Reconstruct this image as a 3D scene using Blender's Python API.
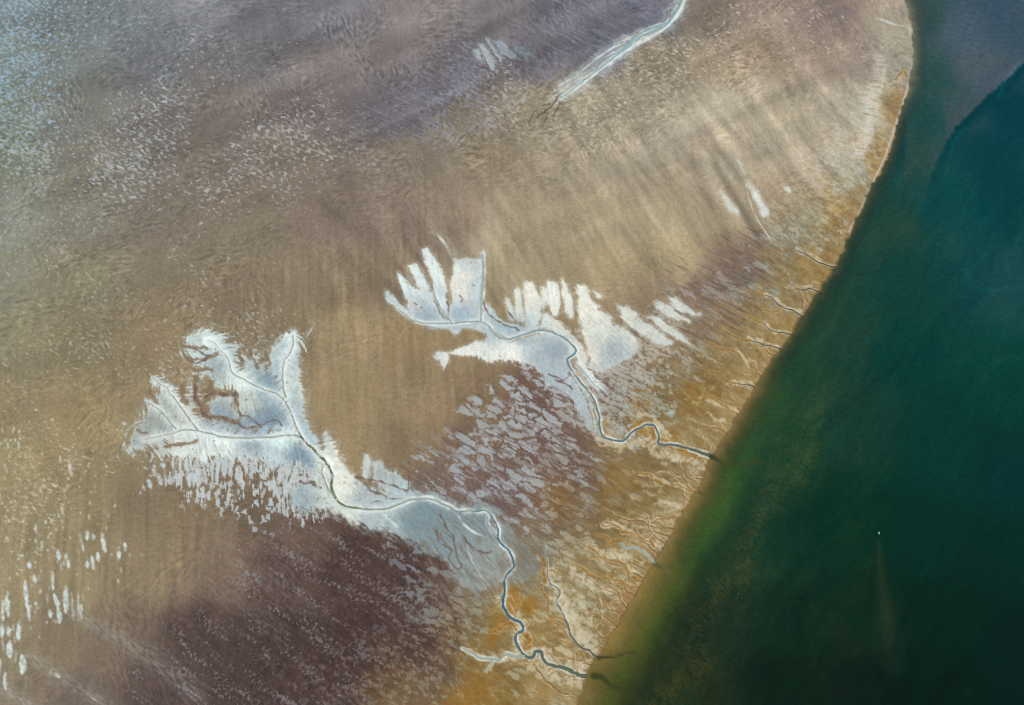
import bpy, bmesh, math, random
import numpy as np

# ---------------------------------------------------------------- camera, sky, sun, exposure
for o in list(bpy.data.objects):
    bpy.data.objects.remove(o)
scene = bpy.context.scene
W, H = 1024, 705
ALT, TILT, HFOV = 3000.0, math.radians(20.0), math.radians(40.0)
FPX = (W / 2) / math.tan(HFOV / 2)
cam_data = bpy.data.cameras.new("camera")
cam = bpy.data.objects.new("camera", cam_data)
scene.collection.objects.link(cam)
cam.location = (0, 0, ALT)
cam.rotation_euler = (TILT, 0, 0)
cam_data.sensor_fit = 'HORIZONTAL'
cam_data.angle = HFOV
cam_data.clip_start = 5.0
cam_data.clip_end = 120000.0
scene.camera = cam

SUN_EL = math.radians(52)
SUN_DIR = (-0.98, 0.15)                       # where the sun stands, seen on the map
n_ = math.hypot(*SUN_DIR)
SX, SY = SUN_DIR[0] / n_, SUN_DIR[1] / n_
world = bpy.data.worlds.new("World")
scene.world = world
world.use_nodes = True
wn = world.node_tree.nodes
wl = world.node_tree.links
wn.clear()
sky = wn.new("ShaderNodeTexSky")
sky.sky_type = 'NISHITA'
sky.sun_disc = False
sky.sun_elevation = SUN_EL
sky.sun_rotation = math.atan2(SX, SY)
sky.altitude = 0.0
bg = wn.new("ShaderNodeBackground")
bg.inputs["Strength"].default_value = 0.09
wo = wn.new("ShaderNodeOutputWorld")
wl.new(sky.outputs[0], bg.inputs[0])
wl.new(bg.outputs[0], wo.inputs[0])
sun_data = bpy.data.lights.new("sun", 'SUN')
sun_data.energy = 3.4
sun_data.angle = math.radians(0.53)
sun_data.color = (1.0, 0.955, 0.89)
sun = bpy.data.objects.new("sun", sun_data)
scene.collection.objects.link(sun)
sun.location = (SX * 2000, SY * 2000, 2500)
sun.rotation_euler = (math.pi / 2 - SUN_EL, 0, math.atan2(SX, -SY))
scene.view_settings.view_transform = 'Standard'
scene.view_settings.look = 'None'
scene.view_settings.gamma = 1.0
scene.view_settings.exposure = 0.07
scene.view_settings.use_curve_mapping = False
scene.cycles.max_bounces = 6
scene.cycles.use_denoising = False
scene.cycles.filter_width = 0.95
GAIN = np.array([1.09, 1.12, 1.21], np.float32)   # what sun and sky together return from a white sheet here

# ---------------------------------------------------------------- the map: a regular world grid of 2.2 m cells
CELL = 2.2
def ground_point(px, py):
    """where on the level flat the photograph's point lies (metres)"""
    c, s = math.cos(TILT), math.sin(TILT)
    x = (np.asarray(px, float) - W / 2) / FPX
    y = -(np.asarray(py, float) - H / 2) / FPX
    t = ALT / (c - y * s)
    return x * t, (y * c + s) * t

cx, cy = ground_point([0, W, 0, W], [0, 0, H, H])
X0, X1 = cx.min() - 150, cx.max() + 150
Y0, Y1 = cy.min() - 150, cy.max() + 150
NX, NY = int((X1 - X0) / CELL) + 1, int((Y1 - Y0) / CELL) + 1
GI, GJ = np.meshgrid(np.arange(NX, dtype=np.float32), np.arange(NY, dtype=np.float32))   # column, row (row 0 = far edge)
def G(pts):
    """list of photo points -> grid coordinates (column, row)"""
    p = np.asarray(pts, float)
    x, y = ground_point(p[:, 0], p[:, 1])
    return np.stack([(x - X0) / CELL, (Y1 - y) / CELL], 1)
def to_world(ci, rj):
    return X0 + ci * CELL, Y1 - rj * CELL

# ---------------------------------------------------------------- noise
rng = np.random.RandomState(7)
PERM = np.concatenate([rng.permutation(256)] * 3).astype(np.int32)
ANG = rng.rand(256) * 2 * np.pi
GRX, GRY = np.cos(ANG).astype(np.float32), np.sin(ANG).astype(np.float32)
RND = rng.rand(256, 2).astype(np.float32)
def perlin(x, y, seed=0):
    x = x.astype(np.float32) + seed * 17.31
    y = y.astype(np.float32) + seed * 9.77
    xi, yi = np.floor(x), np.floor(y)
    fx, fy = x - xi, y - yi
    xi, yi = xi.astype(np.int32) & 255, yi.astype(np.int32) & 255
    u, v = fx * fx * (3 - 2 * fx), fy * fy * (3 - 2 * fy)
    def g(dx, dy):
        h = PERM[PERM[xi + dx] + yi + dy]
        return GRX[h] * (fx - dx) + GRY[h] * (fy - dy)
    a, b = g(0, 0), g(1, 0)
    c, d = g(0, 1), g(1, 1)
    a = a + u * (b - a)
    c = c + u * (d - c)
    return (a + v * (c - a)) * 1.5
def fbm(x, y, seed=0, octaves=3, gain=0.5):
    out, amp = 0, 1.0
    for k in range(octaves):
        out = out + amp * perlin(x * 2 ** k, y * 2 ** k, seed + k * 5)
        amp *= gain
    return out
def oriented(i, j, ang, long, short, seed=0, octaves=2, warp=0.0):
    """noise drawn out along ang (degrees, 0 = to the right, 90 = down)"""
    a = math.radians(ang)
    u = (i * math.cos(a) + j * math.sin(a)) / long
    v = (-i * math.sin(a) + j * math.cos(a)) / short
    if warp:
        v = v + warp * perlin(i / (short * 7), j / (short * 7), seed + 40)
    if warp:
        u = u + 0.4 * warp * perlin(i / (short * 9), j / (short * 9), seed + 51)
    return fbm(u, v, seed, octaves)
def sstep(a, b, x):
    t = np.clip((x - a) / (b - a + 1e-9), 0, 1)
    return t * t * (3 - 2 * t)
def threshold_for(cov):
    c = np.clip(cov, 0.0008, 0.9992)
    return -0.235 * np.log(c / (1 - c))
def patches(noise, cov, soft=0.08):
    t = threshold_for(cov)
    return sstep(t - soft, t + soft, noise / max(1e-6, float(noise.std())) * 0.40) * (cov > 0.002)
def worley(i, j, seed=0):
    xi, yi = np.floor(i).astype(np.int32), np.floor(j).astype(np.int32)
    f1 = np.full(i.shape, 9.0, np.float32)
    f2 = f1.copy()
    ident = np.zeros(i.shape, np.int64)
    for dx in (-1, 0, 1):
        for dy in (-1, 0, 1):
            cx_, cy_ = xi + dx, yi + dy
            h = PERM[PERM[(cx_ + seed * 13) & 255] + (cy_ & 255)]
            d = np.hypot(cx_ + RND[h, 0] - i, cy_ + RND[h, 1] - j)
            closer = d < f1
            f2 = np.where(closer, f1, np.minimum(f2, d))
            ident = np.where(closer, cx_.astype(np.int64) * 100003 + cy_, ident)
            f1 = np.where(closer, d, f1)
    return f1, f2, ident

# ---------------------------------------------------------------- fields spread from control points
def spread(points, local=None, step=8, power=3.0):
    """smooth map through scattered values [(px, py, v...)]"""
    p = np.asarray(points, float)
    g = G(p[:, :2])
    v = p[:, 2:]
    ii = np.arange(0, NX + step, step)
    jj = np.arange(0, NY + step, step)
    a, b = np.meshgrid(ii, jj)
    num = np.zeros(a.shape + (v.shape[1],))
    den = np.zeros(a.shape)
    for k in range(len(p)):
        d2 = (a - g[k, 0]) ** 2 + (b - g[k, 1]) ** 2
        w = np.exp(-d2 / (2.0 * local ** 2)) if local else 1.0 / (d2 + 90.0) ** (power / 2 + 0.5)
        num += w[..., None] * v[k]
        den += w
    if local:                                      # fades to nothing away from the points
        den = np.maximum(den, 0.55)
    c = num / den[..., None]
    # bilinear up to full size
    c = c.astype(np.float32)
    fi, fj = GI / np.float32(step), GJ / np.float32(step)
    i0, j0 = fi.astype(np.int32), fj.astype(np.int32)
    i1, j1 = np.minimum(i0 + 1, c.shape[1] - 1), np.minimum(j0 + 1, c.shape[0] - 1)
    u, w = (fi - i0)[..., None], (fj - j0)[..., None]
    u, w = u * u * (3 - 2 * u), w * w * (3 - 2 * w)
    out = (c[j0, i0] * (1 - u) + c[j0, i1] * u) * (1 - w) + (c[j1, i0] * (1 - u) + c[j1, i1] * u) * w
    return out.astype(np.float32)

def smooth_line(pts, step=2.0):
    """Catmull-Rom through grid points, resampled"""
    p = np.asarray(pts, float)
    if len(p) < 3:
        n = max(2, int(np.hypot(*(p[-1] - p[0])) / step))
        t = np.linspace(0, 1, n)[:, None]
        return p[0] * (1 - t) + p[-1] * t
    q = np.vstack([2 * p[0] - p[1], p, 2 * p[-1] - p[-2]])
    out = []
    for k in range(1, len(q) - 2):
        a, b, c, d = q[k - 1:k + 3]
        n = max(2, int(np.hypot(*(c - b)) / step))
        for t in np.arange(n) / n:
            out.append(0.5 * (2 * b + (c - a) * t + (2 * a - 5 * b + 4 * c - d) * t ** 2 + (3 * b - a - 3 * c + d) * t ** 3))
    out.append(q[-2])
    return np.array(out)

class Near:
    """distance to a line, arc length along it and side, in a window around it"""
    def __init__(self, px_pts, reach, smooth=True, wiggle=0.0, seed=0):
        line = G(px_pts)
        if smooth:
            line = smooth_line(line, 2.0 if reach < 100 else 14.0)
        if wiggle:
            s = np.arange(len(line)) * 0.35
            line = line + wiggle * np.stack([perlin(s, s * 0 + 3.3, seed + 1), perlin(s, s * 0 + 8.1, seed + 2)], 1)
        self.line = line
        lo = np.maximum(np.floor(line.min(0) - reach - 1).astype(int), 0)
        hi = np.minimum(np.ceil(line.max(0) + reach + 2).astype(int), [NX, NY])
        self.sl = (slice(lo[1], max(hi[1], lo[1] + 1)), slice(lo[0], max(hi[0], lo[0] + 1)))
        i, j = GI[self.sl], GJ[self.sl]
        D = np.full(i.shape, 1e4, np.float32)
        T = np.zeros(i.shape, np.float32)
        S = np.ones(i.shape, np.float32)
        seg = np.hypot(*(np.diff(line, axis=0).T))
        acc = np.concatenate([[0], np.cumsum(seg)])
        for k in range(len(line) - 1):
            a, b = line[k], line[k + 1]
            if seg[k] < 1e-6:
                continue
            wlo = np.maximum(np.floor(np.minimum(a, b) - reach).astype(int) - lo, 0)
            whi = np.ceil(np.maximum(a, b) + reach).astype(int) + 1 - lo
            if whi[0] <= 0 or whi[1] <= 0:
                continue
            ws = (slice(wlo[1], whi[1]), slice(wlo[0], whi[0]))
            x, y = i[ws] - a[0], j[ws] - a[1]
            if x.size == 0:
                continue
            e = (b - a) / seg[k]
            t = np.clip(x * e[0] + y * e[1], 0, seg[k])
            d = np.hypot(x - t * e[0], y - t * e[1])
            m = d < D[ws]
            D[ws] = np.where(m, d, D[ws])
            T[ws] = np.where(m, acc[k] + t, T[ws])
            S[ws] = np.where(m, np.sign(x * e[1] - y * e[0]), S[ws])
        self.D, self.T, self.S, self.L = D, T, S, acc[-1]
        self.i, self.j = i, j

def polygon(px_pts, reach=14, smooth=False):
    """signed distance (positive inside) in a window"""
    g = G(px_pts)
    closed = np.vstack([g, g[:1]])
    if smooth:
        closed = smooth_line(closed, 2.5)
    lo = np.maximum(np.floor(closed.min(0) - reach).astype(int), 0)
    hi = np.minimum(np.ceil(closed.max(0) + reach).astype(int) + 1, [NX, NY])
    sl = (slice(lo[1], hi[1]), slice(lo[0], hi[0]))
    i, j = GI[sl], GJ[sl]
    inside = np.zeros(i.shape, bool)
    d2 = np.full(i.shape, 1e9, np.float32)
    for a, b in zip(closed[:-1], closed[1:]):
        if abs(a[1] - b[1]) > 1e-9:
            cond = (a[1] > j) != (b[1] > j)
            xc = (b[0] - a[0]) * (j - a[1]) / (b[1] - a[1]) + a[0]
            inside ^= cond & (i < xc)
        e = b - a
        l2 = max(e @ e, 1e-9)
        t = np.clip(((i - a[0]) * e[0] + (j - a[1]) * e[1]) / l2, 0, 1)
        d2 = np.minimum(d2, (i - a[0] - t * e[0]) ** 2 + (j - a[1] - t * e[1]) ** 2)
    return sl, np.where(inside, 1, -1) * np.sqrt(d2)

# ---------------------------------------------------------------- data read off the photograph (photo points)
SHORE = [(880, -120), (893, -50), (904, 0), (910, 22), (914, 48), (910, 76), (903, 103), (894, 136), (886, 160), (876, 178),
         (864, 203), (853, 226), (838, 260), (820, 290), (802, 317), (793, 331), (773, 361), (755, 388), (738, 416), (727, 434),
         (717, 450), (708, 463), (702, 482), (691, 501), (680, 518), (669, 540), (659, 556), (649, 574), (639, 590), (629, 607),
         (617, 629), (606, 646), (597, 657), (588, 669), (584, 682), (579, 700), (566, 745), (545, 820)]
LAND = [  # sediment colour of the open flat, with sky reflection painted in at upper left (r, g, b)
 (0,0,106,117,124),(100,20,104,112,118),(200,10,108,110,118),(260,20,98,98,110),(330,20,104,103,113),(420,15,116,109,111),(500,10,112,107,112),(570,10,102,100,111),(640,10,100,100,113),(720,30,122,110,99),(780,10,134,121,109),(830,20,126,111,107),(880,20,146,134,120),(900,40,152,142,122),
 (0,60,104,116,114),(60,60,102,109,110),(150,60,95,97,105),(250,60,100,97,104),(330,60,110,102,104),(420,60,110,101,102),(470,70,98,95,106),(540,50,98,96,106),(600,45,98,98,110),(650,60,128,119,102),(720,70,136,122,102),(760,60,132,117,99),(820,50,136,121,109),(860,60,136,121,110),(885,60,150,141,126),
 (0,110,103,112,102),(80,110,98,100,97),(160,120,99,95,95),(240,110,104,94,92),(320,110,101,91,94),(390,115,92,86,95),(430,95,92,88,99),(470,110,112,102,90),(540,110,136,126,107),(600,110,146,136,116),(660,110,148,138,120),(720,100,152,143,125),(780,110,148,138,118),(830,100,150,139,123),(870,110,170,160,140),(893,110,150,118,80),
 (0,160,106,112,98),(100,165,106,101,91),(200,160,104,94,87),(300,160,110,98,87),(400,160,113,100,87),(480,160,123,110,91),(560,160,140,128,107),(640,160,154,142,121),(720,160,161,149,128),(800,160,164,151,129),(850,160,165,150,126),(876,160,155,120,75),
 (0,220,110,115,105),(80,220,106,102,93),(160,220,103,93,83),(240,220,108,94,80),(330,220,110,94,84),(400,220,112,96,85),(450,215,124,107,91),(520,220,145,132,108),(600,220,155,142,115),(680,220,158,146,118),(740,210,158,144,120),(790,220,146,131,107),(845,220,150,118,75),
 (0,280,116,116,97),(80,280,113,106,84),(160,280,113,100,80),(240,280,115,100,80),(320,280,116,102,81),(380,270,121,104,84),(520,260,148,135,108),(600,270,155,140,108),(680,260,152,138,108),(703,285,118,100,85),(740,270,120,101,88),(780,280,148,122,84),(820,275,155,120,72),
 (0,340,117,111,84),(80,340,117,105,78),(160,340,127,109,80),(260,330,124,107,82),(350,340,148,130,98),(420,340,139,119,88),(480,350,139,121,90),(650,320,134,117,95),(700,320,130,111,88),(740,330,148,121,80),(778,338,164,130,82),(560,350,135,118,90),
 (0,400,127,114,82),(80,400,133,117,82),(200,400,132,114,84),(350,400,148,129,95),(430,400,140,121,92),(480,390,128,109,85),(520,400,110,89,78),(660,370,133,116,88),(700,390,140,108,62),(740,400,160,128,82),(650,405,138,110,66),(600,390,120,100,85),
 (0,460,133,120,85),(80,450,134,118,84),(350,440,146,127,95),(420,450,128,110,84),(470,450,114,95,80),(540,440,106,85,75),(580,470,110,89,74),(620,470,140,115,76),(690,440,160,130,86),(650,485,136,106,63),(250,470,118,102,80),
 (0,520,140,127,93),(80,520,139,125,91),(180,510,124,107,82),(260,500,108,93,75),(300,540,112,95,83),(500,500,106,88,83),(560,500,120,95,66),(620,510,138,108,66),(675,510,165,138,96),(440,480,112,94,82),
 (0,580,141,128,96),(80,580,136,122,91),(150,570,134,117,90),(220,560,129,111,91),(290,570,98,79,73),(350,560,84,65,60),(420,580,80,62,58),(500,595,150,115,56),(560,580,154,129,90),(532,560,138,124,98),(630,570,152,120,72),(470,590,130,112,85),
 (0,640,134,121,92),(60,640,124,109,85),(120,640,109,94,78),(200,640,84,66,61),(280,640,77,60,55),(350,640,76,58,55),(420,640,80,63,58),(470,650,138,106,56),(445,612,104,84,70),(450,640,114,90,62),(440,582,98,78,68),(432,662,104,80,64),(540,640,153,120,70),(600,640,150,118,70),
 (0,700,129,114,95),(80,700,104,89,80),(160,700,82,66,62),(240,700,78,62,57),(320,700,84,66,60),(400,690,116,92,65),(480,700,138,104,52),(560,690,158,128,84)]
PALE = [  # colour of the pale sand patches and painted glint flecks lying on it
 (520,400,174,182,188),(500,440,168,174,177),(580,460,166,168,166),(470,480,160,168,176),(440,540,140,155,170),(380,600,108,113,127),(280,600,112,118,128),(430,600,146,151,150),(450,620,165,156,126),(400,680,156,151,126),(330,690,132,128,122),(250,480,186,196,201),(200,480,187,197,199),
 (640,340,190,186,172),(700,300,160,155,150),(760,260,165,160,150),(800,200,190,176,142),(840,180,196,191,181),(650,410,175,180,175),(700,400,190,175,136),(620,480,190,175,140),(580,600,195,186,156),(650,520,200,176,132),(540,690,190,180,150),
 (150,150,178,186,192),(20,30,150,182,206),(50,300,168,164,140),(600,80,198,194,181),(700,60,196,190,174),(520,90,180,177,166),(300,150,178,182,186),(400,90,132,133,150),(450,90,138,143,165),(0,500,195,196,172),(870,120,200,194,180),(720,330,175,165,140),(320,470,190,198,200)]
FAN = [  # colour of the sand fans: white silt and blue-grey wet sand
 (205,345,190,206,211),(225,362,168,184,194),(240,385,206,216,211),(255,375,178,193,203),(266,384,128,154,186),(290,350,186,201,211),(298,380,196,206,206),(250,405,200,205,195),(265,420,136,158,192),(240,430,140,158,188),(220,420,156,172,196),(255,428,140,160,192),(225,445,215,225,220),(190,450,211,217,211),(280,445,196,216,226),(300,458,136,160,192),(165,425,166,171,171),(185,415,186,190,181),
 (335,465,216,216,201),(345,490,220,216,192),(360,498,164,180,196),(330,510,186,201,201),(370,520,168,183,192),(420,515,124,145,166),(440,530,128,147,165),(400,497,166,186,201),(470,540,138,153,168),(490,560,148,156,158),(522,558,136,130,112),(505,575,150,148,138),(300,505,150,166,181),(385,480,170,178,178),(350,513,205,212,195),(470,520,128,142,155),
 (395,300,190,210,220),(405,285,201,216,223),(415,305,186,191,200),(425,315,150,166,196),(415,275,205,215,220),(430,270,205,215,220),(442,300,190,206,221),(458,280,218,216,202),(465,290,225,213,191),(476,290,166,187,211),(460,315,154,175,206),(470,262,186,192,197),
 (517,305,204,205,191),(532,300,220,215,196),(538,320,191,201,206),(553,300,222,222,208),(568,300,217,217,200),(585,310,220,215,196),(600,335,206,206,192),(612,347,166,176,186),(630,330,200,200,186),(470,350,214,214,205),(510,350,226,223,213),(540,345,170,181,196),(558,350,144,160,187),(550,365,164,175,196),(575,400,168,179,196),(520,333,148,169,196),(500,330,158,180,201),(560,325,211,211,196),(582,352,216,206,181),(500,52,150,163,186),(485,58,165,177,194),(525,50,118,128,152),(620,50,178,196,208),(660,30,184,202,212),(580,85,186,196,198),(755,200,206,206,196),(730,203,200,200,188),(590,430,165,170,170)]
BLEACH = [(0,0,0),]

FAN_SHAPES = [  # (outline, raggedness, drawn-out direction, edge softness)
 # first fan: left lobe, north lobe, middle, right arm, foot
 ([(132,432),(140,422),(146,412),(154,402),(158,395),(160,384),(168,384),(173,392),(177,398),(184,404),(188,395),(192,385),(194,398),(197,412),(206,420),(222,426),(240,430),(262,430),(284,430),(296,438),(303,442),(318,455),(326,470),(326,484),(318,478),(305,468),(292,463),(278,462),(262,457),(244,455),(228,456),(210,457),(194,459),(180,459),(168,456),(156,453),(160,449),(172,447),(182,443),(170,441),(156,445),(140,448),(128,452)], 3.2, 80, 1.0),
 ([(203,330),(212,333),(222,341),(226,349),(234,346),(238,356),(241,368),(246,357),(254,357),(261,361),(266,368),(272,361),(277,368),(281,385),(288,404),(296,424),(300,436),(284,431),(262,431),(270,420),(262,415),(256,405),(250,398),(246,394),(238,392),(222,386),(212,384),(204,374),(196,373),(206,371),(196,364),(188,354),(185,350),(196,349),(188,341),(195,335)], 3.0, 200, 0.9),
 ([(238,386),(252,386),(266,392),(280,402),(290,418),(296,432),(284,428),(262,430),(250,426),(240,415),(237,400)], 2.2, 60, 1.4),
 ([(203,405),(212,402),(222,398),(232,398),(236,414),(248,426),(240,430),(224,428),(214,420),(210,410)], 3.4, 80, 1.8),
 ([(282,338),(290,332),(296,334),(297,348),(300,364),(302,385),(304,404),(306,420),(314,436),(325,451),(325,436),(328,433),(333,446),(341,462),(352,477),(348,500),(336,498),(333,480),(326,462),(312,447),(301,436),(292,415),(286,402),(281,388),(272,362),(270,352),(276,344)], 1.6, 300, 0.9),
 ([(341,462),(352,479),(366,487),(380,491),(396,489),(412,492),(432,495),(450,504),(470,507),(488,506),(502,520),(516,534),(528,546),(533,562),(527,580),(505,584),(480,592),(466,590),(458,577),(448,563),(434,553),(421,546),(400,537),(379,531),(361,525),(345,517),(322,509),(303,510),(294,498),(300,486),(318,480),(330,492)], 4.2, 35, 2.6),
 ([(364,455),(369,455),(371,465),(370,478),(362,474)], 0.8, 90, 0.9),
 ([(374,461),(380,461),(386,468),(392,474),(398,470),(402,478),(410,482),(406,492),(392,494),(378,486),(372,474)], 2.4, 90, 1.2),
 # second fan: fingers
 ([(385,291),(391,294),(400,304),(407,309),(412,318),(404,314),(397,308),(386,298)], 0.7, 50, 0.8),
 ([(397,274),(404,277),(412,287),(420,291),(433,292),(435,302),(442,316),(450,322),(430,323),(415,320),(408,308),(405,298),(401,287)], 0.9, 60, 0.9),
 ([(408,266),(417,264),(422,274),(430,290),(421,290),(413,277)], 0.7, 60, 0.9),
 ([(422,249),(427,248),(433,257),(440,267),(445,281),(447,297),(448,319),(440,308),(435,291),(430,274),(425,261)], 0.7, 75, 0.9),
 ([(453,260),(464,258),(476,260),(482,263),(482,275),(481,294),(480,319),(466,322),(451,319),(450,306),(452,300),(450,287),(453,273)], 0.9, 85, 1.0),
 ([(505,297),(510,301),(514,313),(513,320),(508,315)], 0.9, 75, 1.4),
 ([(514,291),(518,288),(521,293),(523,308),(525,322),(518,321),(515,307)], 0.8, 80, 1.0),
 ([(524,282),(532,282),(537,289),(541,303),(541,317),(537,328),(525,328),(526,311),(524,296)], 0.8, 80, 1.0),
 ([(541,288),(546,289),(546,302),(544,311),(542,302)], 0.7, 85, 1.2),
 ([(547,282),(551,281),(557,284),(560,294),(560,310),(555,316),(550,311),(547,298)], 0.8, 85, 0.8),
 ([(562,279),(568,288),(572,301),(573,316),(569,318),(565,308),(562,292)], 0.7, 80, 0.9),
 ([(577,286),(586,286),(589,297),(598,307),(611,318),(616,326),(628,331),(640,345),(632,356),(618,364),(602,372),(593,372),(588,350),(582,330),(578,310)], 1.8, 50, 1.3),
 ([(593,292),(599,293),(603,298),(597,297)], 0.7, 30, 1.0),
 ([(618,306),(630,309),(642,318),(655,330),(672,341),(664,346),(648,338),(634,330),(622,320)], 1.8, 36, 1.3),
 ([(646,316),(658,318),(676,330),(690,342),(680,340),(662,331)], 1.6, 36, 1.3),
 ([(670,299),(680,301),(692,310),(700,315),(688,314),(676,309)], 1.4, 33, 1.3),
 ([(653,303),(664,303),(678,313),(690,321),(678,321),(662,312)], 1.5, 35, 1.3),
 ([(447,352),(460,348),(476,343),(486,340),(484,334),(475,330),(465,326),(475,324),(484,324),(493,333),(505,341),(525,338),(545,333),(560,337),(571,347),(574,354),(566,361),(575,378),(589,402),(597,425),(597,433),(586,426),(578,411),(571,397),(558,389),(547,384),(541,373),(530,366),(516,362),(500,362),(488,361),(470,357),(458,356)], 1.8, 88, 1.0),
 ([(434,357),(440,352),(448,354),(447,364),(444,370),(440,363)], 0.9, 80, 1.0),
 ([(540,328),(543,314),(549,315),(556,320),(565,328),(573,338),(580,345),(586,355),(588,367),(596,376),(604,385),(606,396),(598,392),(588,380),(579,366),(577,350),(568,340),(554,331)], 1.6, 45, 1.0),
 ([(484,322),(486,304),(492,308),(498,318),(508,324),(526,327),(540,327),(530,333),(512,338),(500,335),(492,328)], 1.2, 30, 1.0),
 ([(420,322),(440,325),(462,324),(475,326),(462,330),(456,335),(448,330),(434,329)], 1.3, 10, 1.0),
 # upper creek apron
 ([(690,-6),(686,10),(676,24),(660,34),(642,44),(626,58),(606,72),(590,84),(574,96),(560,104),(548,103),(560,94),(556,88),(568,78),(582,68),(592,58),(606,48),(622,38),(636,32),(650,30),(662,22),(670,8),(674,-6)], 3.0, 148, 2.4),
 ([(479,45),(484,44),(491,54),(496,64),(494,70),(490,70),(485,58)], 0.7, 60, 1.0),
 ([(486,40),(489,39),(497,52),(503,60),(499,62),(492,52)], 0.6, 60, 1.0),
 ([(494,42),(502,42),(510,50),(517,58),(510,59),(502,55)], 0.9, 50, 1.2),
 ([(513,44),(522,47),(532,54),(524,55),(516,51)], 1.0, 40, 1.8),
 ([(473,51),(478,50),(483,58),(482,62),(477,58)], 0.7, 55, 1.2),
 # lone streaks on the eastern bank
 ([(747,181),(753,187),(760,197),(766,208),(768,214),(764,216),(758,206),(752,194)], 0.7, 62, 2.2),
 ([(720,191),(725,196),(734,206),(739,212),(733,213),(726,204)], 0.6, 55, 2.2),
 ([(784,187),(788,187),(791,191),(788,193)], 0.5, 40, 1.0),
]
# arms whose sides break up into little feathers: (line, width at start, width at end)
FEATHERS = [
 ([(293,334),(293,345),(289,354),(285,361),(283,371)], 13, 17), ([(205,336),(211,341),(218,347),(226,356),(230,363)], 14, 18),
 ([(153,378),(160,384),(167,388),(172,395),(178,403)], 8, 10), ([(133,446),(146,440),(158,437),(171,434)], 10, 14), ([(146,400),(153,405),(160,410)], 3, 6)]
LEFT_STREAKS = [(7,597,9,615,1.8),(25,581,27.5,606,1.9),(28,606,30,620,1.3),(66,588,67,612,2.5),(102,534,106,552,1.9),(119,552,119.5,559,1.9),(125,543,126,551,1.5),(80,533,84,551,1.1),(87.5,531,88,539,1.6),(93,535,94,540,1.4),(98.5,553,99,561,1.5),(92.6,556,94,568,1.3),
 (87,562,87.5,567,1.7),(58.7,551,59.4,559,1.8),(66,554,66.4,558,1.5),(68.4,561,69,568,1.4),(29,563,30,568,1.9),(34.5,575,35.7,582.5,1.7),(52.4,572,53.6,589,1.3),(55,594,58.7,609,1.8),(78,597,79,611,1.2),(72,592,73,606,0.9),(48,595,48.5,602,1.1),(35.7,603,36,603.5,1.3),(3,601,4,607,1.3),
 (3,609,3.3,621,1.3),(2.7,625,3,637,1.9),(3,640,3.7,652,0.9),(9,627,9.2,635,2.1),(14,625,14.5,631,1.2),(18.6,625,19.4,640,2.1),(10,642.5,10.4,657,2.9),(16.4,651,16,662.6,1.1),(22.6,656,23,673,3.1),(50.6,611,50.6,617,1.9),(59,609,60,622,2.2),(0,660,.5,672,1.5),(5,673,5.6,689,1.3),
 (36,612,36.3,612.4,1.2),(73,600,74,620,0.8),(79,603,79.5,619,1.0),(56,674,60,677,1.3),(51,672,51.5,672.5,1.2),(91,697,97,701,0.9),
 # second field under the first fan's foot
 (148,480,151,487,1.9),(158,474,160,483,1.7),(170,476,172,484,1.9),(180,468,181,473,1.8),(188,460,190,486,3.0),(196,460,199,487,3.1),(204,470,206,484,2.4),(212,462,213,474,2.0),(218,458,219,472,2.0),(224,466,225,478,2.0),(230,460,230,476,1.9),(144,486,145,490,1.3),(165,470,166,486,1.1),
 (154,465,155,476,1.5),(163,464,164,468,1.6),(177,478,178,483,1.2)]

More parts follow.
